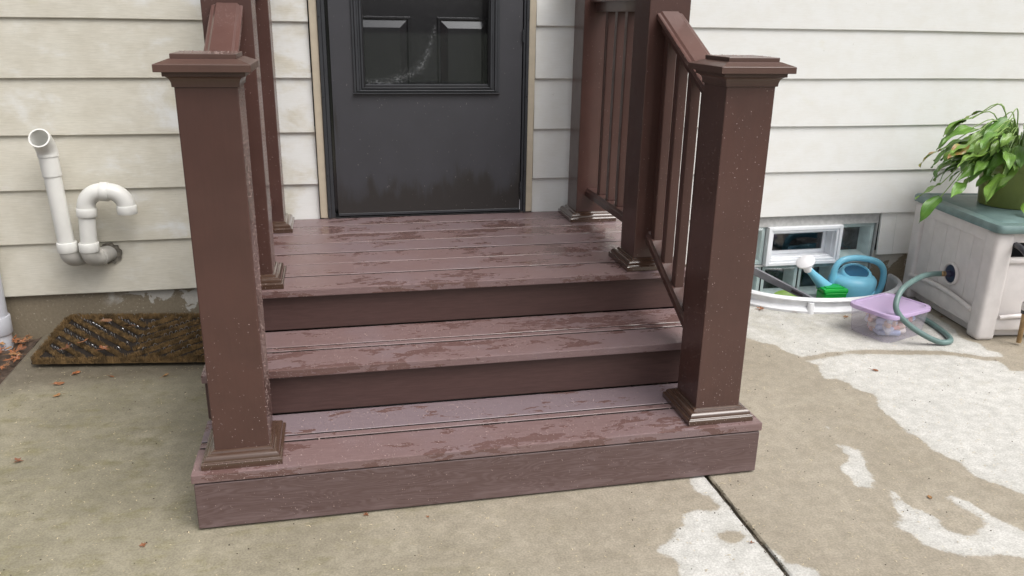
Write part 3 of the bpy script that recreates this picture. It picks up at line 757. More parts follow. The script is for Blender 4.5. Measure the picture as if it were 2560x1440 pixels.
for (cx, cy, z0, z1, df, ds, side) in ((NLX, NY, H1 + .042, ZC, 110, 2600, 1), (NRX, NY, H1 + .042, ZC, 240, 220, -1), (.0172, DY, H3 + .042, 1.42, 230, 1900, 1), (.0172, WY, H3 + .042, 1.42, 150, 1300, 1), (1.3865, DY, H3 + .042, 1.42, 120, 260, -1), (1.3865, WY, H3 + .042, 1.42, 60, 120, -1)):
    if cx < 1 and cy == NY: F.append(((cx - PW, cy - PW, z0), (2 * PW, 0, 0), (0, 0, .38), fr_, df, .0011, .0026))
    else: F.append(((cx - PW, cy - PW, z0), (2 * PW, 0, 0), (0, 0, z1 - z0), fr_, df, .0011, .0030))
    sx = cx + side * PW
    F.append(((sx, cy - PW, z0), (0, 2 * PW, 0), (0, 0, z1 - z0), rt_ if side > 0 else lf, ds, .0011, .0028))
    F.append(((cx - .1025, cy - .104, z0 - .04), (.205, 0, 0), (0, 0, .018), fr_, 26, .0012, .0026))
    F.append(((cx - .072, cy - .072, z1 + .0737), (.144, 0, 0), (0, .144, 0), up, 90, .0015, .004))
for (y0, y1, z, n) in ((-D1, -D2, H1, 1500), (-D2, -D3, H2, 1300), (-D3, -.02, H3, 1500)):
    F.append(((XL, y0, z + .0004), (XR - XL, 0, 0), (0, y1 - y0, 0), up, n, .0010, .0036))
    F.append(((XL, y0 - .0003, z - TL + .001), (XR - XL, 0, 0), (0, 0, TL - .003), fr_, 150, .0013, .0030))
F.append(((XL + .01, -D1 + .0027, .01), (XR - XL - .02, 0, 0), (0, 0, .13), fr_, 420, .0011, .0027))
for cx in (NLX - .002, NRX - .003):
    n_ = Vector((0, -SL, 1)).normalized(); 
    F.append(((cx - .028, -1.30, 1.338 - (.382) * SL + .0003), (.056, 0, 0), (0, .37, .37 * SL), tuple(n_), 70, .0012, .0026))
    s = -1 if cx > 1 else 1
    F.append(((cx + s * .0442, -1.30, 1.338 - .382 * SL - .022), (0, .37, .37 * SL), (0, 0, .014), (s, 0, 0), 60, .0014, .0028))
    F.append(((cx + s * .0302, -1.33, .606 - .412 * .52 - .032), (0, .41, .41 * .52), (0, 0, .018), (s, 0, 0), 60, .0014, .0028))
    for yb in (-.945, -1.047, -1.149, -1.251, -.325, -.437, -.549, -.661):
        zz0 = .62 if yb > -.9 else .62 + (yb + .918) * .52
        F.append(((cx + s * .0163, yb - .016, zz0), (0, .032, 0), (0, 0, .62), (s, 0, 0), 26, .0011, .0026))
        F.append(((cx - .016, yb - .0163, zz0), (.032, 0, 0), (0, 0, .6), fr_, 14, .0011, .0026))
droplets(F)

# ================================================================== pipes on the wall
def arc3(c, a, b, r, t0, t1, n=10):
    c, a, b = Vector(c), Vector(a), Vector(b)
    return [c + a * r * math.cos(t0 + (t1 - t0) * i / n) + b * r * math.sin(t0 + (t1 - t0) * i / n) for i in range(n + 1)]
PR = .0312
def ring(name, p, d, r, h, mat, par):
    d = Vector(d).normalized(); p = Vector(p)
    prof = [(r - .0012, 0), (r, .002), (r, h - .002), (r - .0012, h)]
    v, f = lathe_v(prof, 28); q = Vector((0, 0, 1)).rotation_difference(d)
    return smart(link(name, mesh(name, [q @ Vector(c) + p for c in v], f), mat, par), 40)
def hole_flange(p, par_mat, par):
    return None
# open-topped vent pipe
o1 = tag(empty('vent_pipe', (-.764, -.085, .30)), 'tall white plastic vent pipe with open elbow facing out, left of the gooseneck pipe', 'pipe')
def pt(o, e): o.parent = e; o.matrix_parent_inverse = Matrix.Translation(-e.location); return o
b1 = Vector((-.764, -.085, .395)); hd = Vector((.42, .91, 0)).normalized()
pt(tube('elbow', arc3(b1 + hd * .042, -hd, (0, 0, -1), .042, 0, math.pi / 2 * .98, 12) + [b1 + hd * .13 + Vector((0, 0, -.042))], PR + .0030, M_PVCG, None, 24), o1)
pt(ring('outlet_collar', b1 + hd * .050 + Vector((0, 0, -.042)), hd, PR + .0058, .016, M_PVCG, None), o1)
pt(ring('coupling', b1 + Vector((0, 0, -.006)), (-.01, .002, 1), PR + .0066, .040, M_PVC, None), o1)
t1 = Vector((-.779, -.088, .772))
pt(tube('pipe', [b1, b1.lerp(t1, .5), t1], PR, M_PVC, None, 28), o1)
m1 = b1.lerp(t1, .80)
od = Vector((-.02, -.86, .42)).normalized(); upv = (t1 - b1).normalized()
pt(tube('socket', [m1, t1 + upv * .004], PR + .0035, M_PVC, None, 28), o1)
cv = [t1, t1 + upv * .016, t1 + upv * .030 + od * .006, t1 + upv * .042 + od * .020, t1 + upv * .050 + od * .042, t1 + upv * .052 + od * .062]
# open elbow with wall thickness
cvs = spline(cv, 5); v, f = tube_v(cvs, PR + .0065, 28, False); v2, f2 = tube_v(cvs[3:], PR + .001, 28, False)
n0 = len(v); f += [tuple(n0 + i for i in reversed(q)) for q in f2]; v += v2; a0 = n0 - 28; b0 = len(v) - 28
# bridge at mouth by nearest vertex
for k in range(28):
    k2 = (k + 1) % 28
    near = lambda i: b0 + min(range(28), key=lambda j: (v[b0 + j] - v[a0 + i]).length)
    f.append((a0 + k, a0 + k2, near(k2), near(k)) if near(k) != near(k2) else (a0 + k, a0 + k2, near(k)))
pt(smart(link('open_elbow', mesh('open_elbow', v, f), M_PVC), 50), o1)
# gooseneck
o2 = tag(empty('gooseneck_pipe', (-.684, -.10, .30)), 'white plastic gooseneck pipe curling over to point down, low on the siding', 'pipe')
b2 = Vector((-.684, -.088, .392)); hd2 = Vector((.40, .92, 0)).normalized()
pt(tube('elbow', arc3(b2 + hd2 * .042, -hd2, (0, 0, -1), .042, 0, math.pi / 2 * .98, 12) + [b2 + hd2 * .13 + Vector((0, 0, -.042))], PR + .0030, M_PVCG, None, 24), o2)
pt(ring('outlet_collar', b2 + hd2 * .050 + Vector((0, 0, -.042)), hd2, PR + .0058, .016, M_PVCG, None), o2)
pt(ring('coupling', b2 + Vector((0, 0, -.004)), (.02, 0, 1), PR + .0066, .036, M_PVC, None), o2)
pt(tube('pipe', [b2, b2 + Vector((.006, 0, .09)), b2 + Vector((.012, 0, .18))], PR, M_PVC, None, 28), o2)
k2 = b2 + Vector((.010, 0, .140)); pt(ring('coupling', k2, (.06, 0, 1), PR + .0066, .034, M_PVC, None), o2)
cc = k2 + Vector((.0655, 0, .034)); RB = .0635
pt(tube('bend', arc3(cc, (-1, 0, 0), (0, 0, 1), RB, 0, math.pi / 2, 12), PR + .0030, M_PVC, None, 28), o2)
pt(ring('coupling', cc + Vector((-.004, 0, RB)), (1, 0, -.04), PR + .0070, .030, M_PVC, None), o2)
pt(tube('bend', [cc + Vector((.02, 0, RB))] + arc3(cc + Vector((.022, 0, 0)), (0, 0, 1), (1, 0, 0), RB, 0, math.pi / 2, 12), PR + .003, M_PVC, None, 28), o2)
e2 = cc + Vector((.022 + RB, 0, .006)); pt(ring('coupling', e2, (.0, 0, -1), PR + .0066, .034, M_PVC, None), o2)
# rough hole in the siding
hv, hf = [], []
for k in range(24):
    a = 2 * math.pi * k / 24; r = .047 + .004 * math.sin(k * 2.7); hv.append((-.632 + r * math.cos(a), -.0015, .352 + r * math.sin(a) * .95)); hv.append((-.632 + r * .8 * math.cos(a), .004, .352 + r * .8 * math.sin(a) * .95))
for k in range(24): a = 2 * k; b = 2 * ((k + 1) % 24); hf.append((a, b, b + 1, a + 1))
hf.append(tuple(2 * k + 1 for k in range(24)))
hpart(link('pipe_hole', mesh('pipe_hole', hv, hf), simple('dirty_caulk', (.16, .145, .12), .8, .4, 60), house))
hv2 = [(x - .085, y - .0012, z + .008) for x, y, z in hv]; hpart(link('pipe_hole', mesh('pipe_hole', hv2, hf), bpy.data.materials['dirty_caulk'], house))
# drain riser at the left edge
o3 = tag(empty('drain_riser', (-1.085, -.05, 0)), 'pale grey upright drain pipe with a coupling in the leaf litter by the foundation', 'pipe')
pt(tube('pipe', [(-1.085, -.05, -.05), (-1.085, -.05, .25), (-1.085, -.05, 1.9)], .045, M_PVCG if False else simple('pale_grey_pvc', (.52, .53, .57), .45, .06), None, 24), o3)
pt(ring('coupling', (-1.085, -.05, .045), (0, 0, 1), .052, .075, bpy.data.materials['pale_grey_pvc'], None), o3)

# ================================================================== coir mat
matT = tag(empty('coir_mat', (-.885, -.338, 0.012)), 'wet brown coir door mat in chevron ridges with wire loops, lying by the foundation', 'doormat')
matT.rotation_euler = (R(8.5), 0, R(-8))
ML, MD, MR = .745, .365, random.Random(11)
def bristles(pts_fn, cnt, hgt, name='coir_ridge', wid=.0105):
    v, f = [], []
    for _ in range(cnt):
        x, y, sx, sy = pts_fn(MR.random(), MR.uniform(-1, 1) * wid)
        h = hgt * MR.uniform(.75, 1.1); a = MR.random() * 6.28; lx, ly = MR.gauss(0, .0028), MR.gauss(0, .0028); w = .0011
        dx, dy = math.cos(a) * w, math.sin(a) * w; n = len(v)
        v += [(x - dx, y - dy, .008), (x + dx, y + dy, .008), (x + lx + dx * .5, y + ly + dy * .5, .012 + h), (x + lx - dx * .5, y + ly - dy * .5, .012 + h * .97)]; f.append((n, n + 1, n + 2, n + 3))
    return v, f
def ridge(a, b, dens=2600, h=.026, wid=.0065):
    ax, ay = a; bx_, by_ = b; L_ = math.hypot(bx_ - ax, by_ - ay)
    if L_ < .02: return
    tx, ty = (bx_ - ax) / L_, (by_ - ay) / L_
    def fn(t, s): return ax + (bx_ - ax) * t - ty * s, ay + (by_ - ay) * t + tx * s, 0, 0
    v, f = bristles(fn, int(dens * L_), h, wid=wid)
    n = len(v); hw = wid * .7
    for (px, py) in ((ax, ay), (bx_, by_)):
        for s, z in ((-hw, .004), (hw, .004), (hw * .8, .012), (-hw * .8, .012)): v.append((px - ty * s, py + tx * s, z))
    f += [(n + i, n + (i + 1) % 4, n + 4 + (i + 1) % 4, n + 4 + i) for i in range(4)]
    o = link('coir_ridge', mesh('coir_ridge', v, f), M_COIR, matT)
box('mat_base', .004, ML - .004, .004, MD - .004, .000, .007, M_COIRD, matT, .001)
for a, b in (((.012, .008), (ML - .012, .008)), ((.012, MD - .01), (ML - .012, MD - .01)), ((.010, .02), (.010, MD - .02)), ((ML - .010, .02), (ML - .010, MD - .02))):
    ridge(a, b, 4200, .015, .011)
mx = ML * .47
def clip(p, q):
    """clip segment to inner rectangle"""
    x0, x1, y0, y1 = .028, ML - .028, .026, MD - .026; t0, t1 = 0., 1.; dx, dy = q[0] - p[0], q[1] - p[1]
    for pp_, qq in ((-dx, p[0] - x0), (dx, x1 - p[0]), (-dy, p[1] - y0), (dy, y1 - p[1])):
        if abs(pp_) < 1e-9:
            if qq < 0: return None
        else:
            r = qq / pp_
            if pp_ < 0: t0 = max(t0, r)
            else: t1 = min(t1, r)
    if t0 >= t1: return None
    return (p[0] + dx * t0, p[1] + dy * t0), (p[0] + dx * t1, p[1] + dy * t1)
wires = []
for i in range(-14, 26):
    yb = -.16 + i * .062
    for side in (-1, 1):
        p = (mx + side * .006, yb); q = (mx + side * .45, yb + .45 * .80)
        c = clip(p, q)
        if c:
            ridge(*c, dens=3400, h=.012, wid=.0082)
            L_ = math.hypot(c[1][0] - c[0][0], c[1][1] - c[0][1]); k = int(L_ / .022)
            for j in range(k):
                t = (j + .5) / k; wires.append((c[0][0] + (c[1][0] - c[0][0]) * t, c[0][1] + (c[1][1] - c[0][1]) * t + .029, side))
v, f = [], []
for (x, y, s) in wires:
    if MR.random() < .5: continue
    r = MR.uniform(.005, .009); a = MR.uniform(-.5, .5) + (.7 if s > 0 else 2.4)
    pts = [(x + math.cos(a) * r * math.cos(t), y + math.sin(a) * r * math.cos(t), .010 + r * 1.7 * math.sin(t)) for t in (0, .8, 1.57, 2.35, 3.14)]
    vv, ff = tube_v(pts, .0010, 4, False); n = len(v); v += vv; f += [tuple(n + i for i in q) for q in ff]
o = link('wire_loops', mesh('wire_loops', v, f), M_METAL, matT); o['kind'] = 'stuff'

# ================================================================== window well and what stands in it
wx, wy, wa, wb = WELL
well = tag(empty('window_well', (wx, wy, -.06)), 'low white plastic window well rim curved out from the basement window', 'window well')
def well_wall():
    prof = [(-.10, .000), (-.03, .000), (-.012, .022), (.012, .026), (.022, .012), (.030, .000), (.050, .000), (.054, .012), (.062, .018), (.070, .012), (.072, -.004), (.064, -.010), (.050, -.010), (-.10, -.012)]
    v, f = [], []; n = 72; m = len(prof)
    for i in range(n + 1):
        a = math.pi + math.pi * i / n
        c_, s_ = math.cos(a), math.sin(a)
        rib = 0.
        for z, o_ in prof:
            v.append((wx + (wa + o_) * c_, min(.021, wy - .012 + (wb + o_) * s_), z))
    for i in range(n):
        for k in range(m):
            a = i * m + k; b = i * m + (k + 1) % m; f.append((a, b, b + m, a + m))
    return v, f
o = pt(smart(link('well_wall', mesh('well_wall', *well_wall()), M_WELL), 50), well)
for ang in (202, 246, 294, 338):
    a = R(ang); p = Vector((wx + (wa + .012) * math.cos(a), wy - .012 + (wb + .012) * math.sin(a), 0))
    pt(tube('well_rib', [p + Vector((0, 0, -.05)), p + Vector((0, 0, .0)), p + Vector((0, 0, .052))], [.020, .020, .014], M_WELL, None, 12), well)
sheet('well_floor', wx - wa - .02, wx + wa + .02, wy - wb - .02, .021, -.062, simple('well_gravel', (.20, .18, .15), .9, .5, 60, bump=.8))

can = tag(empty('watering_can', (2.775, -.135, -.062)), 'sky blue plastic watering can with a white sprinkler rose', 'watering can')
Cx, Cy, Cz = 2.775, -.135, -.062
body = [(.002, .0), (.100, .0), (.108, .006), (.111, .03), (.115, .14), (.117, .160), (.114, .174), (.105, .186), (.092, .194), (.070, .197)]
cb = pt(lathe('body', [(r, z) for r, z in body], M_CANB, None, 36, (Cx, Cy, Cz), True, True, sx=1.0, sy=.92), can)
# filler opening: rim ring and dark inside, tilted toward the handle
fo = Vector((Cx + .006, Cy - .012, Cz + .203))
qf = Vector((0, 0, 1)).rotation_difference(Vector((-.12, -.36, 1)).normalized())
vv, ff = lathe_v([(.086, -.022), (.074, .004), (.066, .013), (.060, .015), (.057, .012), (.056, -.012)], 32, (0, 0, 0), False)
pt(link('filler_rim', smooth(mesh('filler_rim', [qf @ Vector(q) + fo for q in vv], ff)), M_CANB), can)
hv_, hf_ = lathe_v([(.057, .006), (.002, .0055)], 28)
pt(link('filler_hole', mesh('filler_hole', [qf @ Vector(q) + fo for q in hv_], hf_), simple('deep_blue_inside', (.015, .10, .19), .5, .1)), can)
hp = [(2.672, -.135, .10), (2.665, -.137, .150), (2.680, -.138, .192), (2.715, -.139, .213), (2.780, -.139, .217), (2.850, -.138, .206), (2.905, -.136, .186), (2.940, -.134, .150), (2.950, -.132, .10), (2.942, -.131, .045), (2.915, -.131, .005), (2.878, -.131, -.012)]
pt(tube('handle', spline(hp, 6), [.025, .023, .021, .019, .017, .016] + [.0155] * (len(spline(hp, 6)) - 6), M_CANB, None, 16), can)
s0, s1 = Vector((2.69, -.150, .035)), Vector((2.490, -.180, .190))
sp = spline([s0, (2.630, -.160, .068), (2.560, -.170, .128), s1], 6)
pt(tube('spout', sp, [.048 - .031 * min(1, i / (len(sp) - 1) * 1.15) for i in range(len(sp))], M_CANB, None, 18), can)
d = Vector((-.50, -.22, .84)).normalized()
def along(name, prof, p, d, mat, par, n=28):
    q = Vector((0, 0, 1)).rotation_difference(Vector(d)); v, f = lathe_v(prof, n)
    return pt(smart(link(name, mesh(name, [q @ Vector(c) + Vector(p) for c in v], f), mat), 45), par)
along('rose_neck', [(.019, -.012), (.0195, .012), (.018, .014), (.016, .020), (.019, .026), (.034, .034)], s1, d, M_CANW, can)
along('rose', [(.034, .033), (.043, .037), (.0445, .039), (.0442, .047), (.042, .049), (.003, .051)], s1, d, M_CANW, can)
for q in range(2):
    pts = [(Cx + .118 * math.cos(a) , Cy + .118 * .92 * math.sin(a), Cz + .075 + .055 * k + .0 - q * .045) for k, a in ((0, R(-95 + q * 30)), (.35, R(-80 + q * 26)), (.75, R(-66 + q * 22)), (1, R(-52 + q * 18)))]
    pt(tube('raised_leaf_line', spline([(x, y, z) for x, y, z in pts], 4), .0035, M_CANB, None, 6), can)

gb = tag(empty('green_box', (2.628, -.195, -.062)), 'small bright green plastic box with a lid in front of the watering can', 'box')
gb.rotation_euler = (0, 0, R(-5))
box('box_body', -.058, .058, -.040, .040, 0, .134, M_GREEN, gb, .008, 2)
box('box_lid', -.0625, .0625, -.045, .045, .1345, .158, M_GREEN, gb, .009, 2)
box('lid_panel', -.045, .045, -.030, .030, .1582, .1625, M_GREEN, gb, .004, 2)
box('lid_latch', -.054, .054, -.0475, -.0452, .132, .138, M_GREEN, gb, .001)

tl = tag(empty('garden_tool', (2.30, -.10, .13)), 'grey plastic tool handle with white marks, leaning in the window well', 'garden tool')
q0, q1 = Vector((2.27, -.06, .155)), Vector((2.535, -.215, .030))
dv = (q1 - q0).normalized(); sv = dv.cross(Vector((0, -.35, 1))).normalized(); nv = sv.cross(dv).normalized()
def strip(name, t0, t1, w0, w1, th, mat, off=0.):
    a = q0 + (q1 - q0) * t0; b = q0 + (q1 - q0) * t1; v = []
    for p, w in ((a, w0), (b, w1)):
        for s, k in ((-1, -1), (1, -1), (1, 1), (-1, 1)): v.append(p + nv * w * s + sv * th * k + sv * off)
    f = [(0, 1, 2, 3), (7, 6, 5, 4)] + [(i, (i + 1) % 4, 4 + (i + 1) % 4, 4 + i) for i in range(4)]
    me = mesh(name, v, f); bm = bmesh.new(); bm.from_mesh(me); bmesh.ops.recalc_face_normals(bm, faces=bm.faces[:]); bmesh.ops.bevel(bm, geom=bm.edges[:], offset=.0015, segments=1, affect='EDGES'); bm.to_mesh(me); bm.free()
    return pt(link(name, me, mat), tl)
strip('handle', 0, 1, .020, .015, .006, M_GREYT); strip('grip_inset', .62, .80, .009, .008, .0068, simple('dark_grip', (.06, .045, .05), .5, .1))
for k in range(4):
    for r_ in range(2):
        c = q0 + (q1 - q0) * (.42 + .045 * k) + nv * (.004 - .009 * r_) - sv * .0062
        pt(link('white_mark', mesh('white_mark', [c - dv * .0035 - nv * .002, c + dv * .0035 - nv * .002, c + dv * .0035 + nv * .002, c - dv * .0035 + nv * .002], [(0, 1, 2, 3)]), M_CANW), tl)

# ================================================================== leaves
def leaf_mesh(name, Ln, Wd, droop, fold=.25, wave=.0, base=.18, nu=8, nw=4, twist=0., seed=0):
    """ovate leaf along +x, tip bending down; 'across' attribute carries the vein coordinate"""
    rnd = random.Random(seed); ph = rnd.random() * 6; v, f, at = [], [], []
    for i in range(nu + 1):
        t = i / nu
        w = Wd * 1.9 * max(0., (t + .03) ** .55 * (1 - t) ** .95) * (1 - .1 * t)
        ang = droop * t; x = Ln * (math.sin(droop * t) / droop if abs(droop) > 1e-4 else t); z = -Ln * ((1 - math.cos(droop * t)) / droop if abs(droop) > 1e-4 else 0)
        nx_, nz_ = math.sin(ang), math.cos(ang)
        for j in range(-nw, nw + 1):
            s = j / nw; hgt = fold * abs(s) * w * (1 - .5 * abs(s)) + wave * Wd * math.sin(t * 9 + ph + (2 if s > 0 else 0)) * s * s
            tw = twist * t; yy = s * w
            v.append((x + nx_ * hgt, yy * math.cos(tw), z + nz_ * hgt + yy * math.sin(tw))); at.append(s * .5 + .5)
    m = 2 * nw + 1
    for i in range(nu):
        for j in range(m - 1): a = i * m + j; f.append((a, a + m, a + m + 1, a + 1))
    me = smooth(mesh(name, v, f)); A = me.attributes.new('across', 'FLOAT', 'POINT'); A.data.foreach_set('value', at); return me

# leaf stuck low in the window well
wl = tag(link('green_leaf', leaf_mesh('green_leaf', .16, .045, .6, .3, .12, seed=3), m_leaf('light_green_leaf', (.20, .40, .03), (.28, .47, .06))), 'light green leaf lying behind the grey tool in the window well', 'leaf')
wl.location = (2.39, -.085, .028); wl.rotation_euler = (R(35), R(-4), R(-22))

# ================================================================== storage bin with chalk
binT = tag(empty('storage_bin', (2.676, -.560, .001), R(19)), 'clear plastic storage bin with lavender lid on the patio', 'storage bin')
def rrect(w, d, r, n=5):
    out = []
    for cx, cy, a0 in ((w / 2 - r, d / 2 - r, 0), (-w / 2 + r, d / 2 - r, 90), (-w / 2 + r, -d / 2 + r, 180), (w / 2 - r, -d / 2 + r, 270)):
        for i in range(n + 1): a = R(a0 + 90 * i / n); out.append((cx + r * math.cos(a), cy + r * math.sin(a)))
    return out
def loft(name, secs, mat, par, capb=True, capt=True):
    v, f = [], []; n = None
    for (w, d, r, z) in secs:
        q = rrect(w, d, r); n = len(q); v += [(x, y, z) for x, y in q]
    for i in range(len(secs) - 1):
        for k in range(n): a = i * n + k; b = i * n + (k + 1) % n; f.append((a, b, b + n, a + n))
    if capb: f.append(tuple(range(n - 1, -1, -1)))
    if capt: m = (len(secs) - 1) * n; f.append(tuple(range(m, m + n)))
    return smart(link(name, mesh(name, v, f), mat, par), 50)
loft('tub', [(.240, .184, .03, .006), (.250, .194, .034, .000), (.260, .204, .035, .008), (.278, .222, .038, .112), (.284, .228, .040, .114), (.284, .228, .040, .118)], M_TUB, binT, True, False)
loft('lid', [(.288, .232, .043, .112), (.294, .238, .045, .114), (.295, .239, .045, .125), (.290, .234, .044, .130), (.262, .206, .040, .131), (.256, .200, .038, .127), (.20, .15, .03, .1265)], M_LID, binT, False, True)
chc = [(.48, .56, .78), (.76, .50, .42), (.80, .62, .52), (.72, .74, .82), (.80, .46, .40), (.55, .60, .80), (.82, .76, .72), (.74, .56, .62)]
CM = [simple('chalk_pastel_%d' % i, c, .8, .06) for i, c in enumerate(chc)]
cr = random.Random(4); mz = Matrix.Translation(binT.location) @ Matrix.Rotation(R(19), 4, 'Z')
names = ['blue', 'terracotta', 'peach', 'pale grey', 'coral', 'periwinkle', 'cream', 'pink']
for i in range(48):
    lay = i // 13; k = i % len(CM)
    x, y = cr.uniform(-.075, .075), cr.uniform(-.06, .06); a = cr.random() * 6.28; ln = .085
    dx, dy = math.cos(a) * ln / 2, math.sin(a) * ln / 2
    lim = lambda q, m: max(-m, min(m, q))
    p0 = mz @ Vector((lim(x - dx, .098), lim(y - dy, .070), .017 + lay * .022 + cr.uniform(0, .008))); p1 = mz @ Vector((lim(x + dx, .098), lim(y + dy, .070), .017 + lay * .022 + cr.uniform(0, .008)))
    ax = (p1 - p0).normalized()
    c = tube('chalk_stick', [p0, p0 + ax * .004, p1 - ax * .004, p1], [.0105, .0125, .0125, .0105], CM[k], None, 10)
    tag(c, names[k] + ' chalk stick inside the clear storage bin', 'chalk', 'chalk sticks in the storage bin')

# ================================================================== hose reel box
BX = tag(empty('hose_reel_box', (3.0, -.728, 0), R(-8)), 'taupe resin hose reel box with a teal green lid', 'hose reel box')
BWd, BDp, BH = .56, .64, .487
def bp(o): return o
# local frame: x = along the front (right), y = to the back, origin at the front left foot
def rbox(name, x0, x1, y0, y1, z0, z1, mat=M_BOXT, bev=.012, seg=3): return smart(box(name, x0, x1, y0, y1, z0, z1, mat, BX, bev, seg), 40)
rbox('corner_post', 0, .085, 0, .085, 0, BH, bev=.022, seg=4); rbox('corner_post', 0, .07, BDp - .075, BDp, 0, BH, bev=.018, seg=4)
rbox('corner_post', BWd - .085, BWd, 0, .085, 0, BH, bev=.022, seg=4); rbox('corner_post', BWd - .07, BWd, BDp - .075, BDp, 0, BH, bev=.018, seg=4)
# left side: top rail, bottom rail with arch, recessed panel with grooves
rbox('side_rail', .004, .06, .06, BDp - .05, BH - .055, BH, bev=.006, seg=2)
rbox('side_rail', .003, .06, .06, BDp - .05, .050, .128, bev=.008, seg=2)
def ribpts(): return [(.001, .075 + (BDp - .14) * t, .128 + .022 * math.sin(math.pi * t) - .008) for t in [i / 16 for i in range(17)]]
tube('side_rib', ribpts(), .0115, M_BOXT, BX, 10)
ng = 4; gy = np.linspace(.075, BDp - .065, ng + 2)
for i in range(ng + 1): rbox('side_panel', .017 , .030, gy[i] + .0005, gy[i + 1] - .0005, .10, BH - .04, bev=.0015, seg=1)
rbox('side_backing', .024, .045, .06, BDp - .05, .06, BH - .03, bev=0)
rbox('base_skirt', .040, BWd - .04, .05, BDp - .04, .004, .07, bev=.003, seg=1)
# front face: top rail, opening, panel, bottom rail
rbox('front_rail', .06, BWd - .06, .004, .06, BH - .045, BH, bev=.006, seg=2)
rbox('front_panel', .070, BWd - .07, .020, .034, .09, .356, bev=.004, seg=2)
rbox('front_rail', .060, BWd - .06, .003, .06, .048, .100, bev=.008, seg=2)
rbox('front_sill', .070, BWd - .07, .008, .04, .350, .372, bev=.006, seg=2)
tube('front_rib', [(.085 + (BWd - .17) * i / 12, .0015, .108 + .010 * math.sin(math.pi * i / 12)) for i in range(13)], .010, M_BOXT, BX, 10)
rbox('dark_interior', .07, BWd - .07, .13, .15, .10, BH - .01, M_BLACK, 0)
rbox('back_panel', .03, BWd - .03, BDp - .03, BDp - .006, .05, BH - .01, bev=.004)
rbox('side_panel', BWd - .03, BWd - .015, .07, BDp - .06, .05, BH - .01, bev=.004)
# lid with raised rim and sunk top
def lidloft():
    v = []; f = []; cx, cy = BWd / 2, BDp / 2 - .006
    secs = [(BWd + .028, BDp + .028, .030, BH + .001), (BWd + .036, BDp + .036, .034, BH + .008), (BWd + .036, BDp + .036, .034, BH + .024), (BWd + .026, BDp + .026, .032, BH + .034), (BWd - .055, BDp - .055, .028, BH + .038), (BWd - .066, BDp - .066, .026, BH + .034), (BWd - .074, BDp - .074, .026, BH + .0365), (BWd - .20, BDp - .20, .026, BH + .040)]
    for (w, d, r, z) in secs: v += [(x + cx, y + cy, z) for x, y in rrect(w, d, r)]
    n = 24
    for i in range(len(secs) - 1):
        for k in range(n): a = i * n + k; b = i * n + (k + 1) % n; f.append((a, b, b + n, a + n))
    f.append(tuple(range(n - 1, -1, -1))); m = (len(secs) - 1) * n; f.append(tuple(range(m, m + n)))
    return smart(link('lid', mesh('lid', v, f), M_BOXG, BX), 50)
lidloft()
# hose port on the left face
def portring(name, prof, mat):
    v, f = lathe_v(prof, 30); return smart(link(name, mesh(name, [(-c[2] + .016, c[0] + .275, c[1] + .222) for c in map(Vector, v)], f), mat, BX), 45)
portring('port_ring', [(.052, 0), (.052, .010), (.047, .014), (.043, .010), (.043, .002)], M_BOXT)
portring('port_hub', [(.0425, .003), (.040, .009), (.016, .011), (.014, .030), (.012, .034)], M_NAVY)
portring('brass_fitting', [(.012, .030), (.0125, .048), (.0105, .050), (.0105, .060)], M_BRASS)
# outlet hose fitting on the front opening
bm_o = BX.matrix_basis.copy()
def w2(p): return Matrix.Translation(BX.location) @ Matrix.Rotation(R(-8), 4, 'Z') @ Vector(p)
h0 = w2((-.045, .275, .222))
HS = [h0 + Vector((.03, 0, 0)), h0, h0 + Vector((-.06, -.022, .008)), Vector((2.801, -.56, .250)), Vector((2.669, -.63, .229)), Vector((2.615, -.67, .183)), Vector((2.614, -.69, .143)), Vector((2.661, -.713, .092)), Vector((2.735, -.735, .045)), Vector((2.805, -.744, .015)), Vector((2.852, -.742, .0125)), Vector((2.880, -.715, .0125)), Vector((2.905, -.655, .0125)), Vector((2.931, -.54, .0125)), Vector((2.940, -.44, .0125)), Vector((2.955, -.33, .0125)), Vector((3.00, -.24, .0125))]
gh = link('garden_hose', smooth(mesh('garden_hose', *tube_v(spline(HS, 8), .0122, 14))), M_HOSEG); tag(gh, 'grey green garden hose looping from the side of the reel box over the bin', 'hose')
fh = [w2((.105, .05, .432)), Vector((3.075, -.785, .432)), Vector((3.088, -.815, .40)), Vector((3.112, -.822, .33)), Vector((3.133, -.818, .24)), Vector((3.139, -.808, .196))]
dh = tag(empty('spray_hose', (3.14, -.80, 0)), 'dark hose hanging from the front opening of the reel box with a brass end', 'hose')
pt(link('hose', smooth(mesh('hose', *tube_v(spline(fh, 8), .0125, 14))), M_HOSEK), dh)
pt(tube('coupling', [(3.139, -.808, .198), (3.140, -.807, .170), (3.141, -.806, .165)], [.017, .017, .014], M_BOXT, None, 14), dh)
pt(tube('collar', [(3.141, -.806, .166), (3.143, -.805, .150)], .0155, M_HOSEK, None, 14), dh)
pt(tube('brass_nozzle', [(3.143, -.805, .151), (3.146, -.803, .12), (3.152, -.800, .012)], [.011, .010, .010], M_BRASS, None, 12), dh)

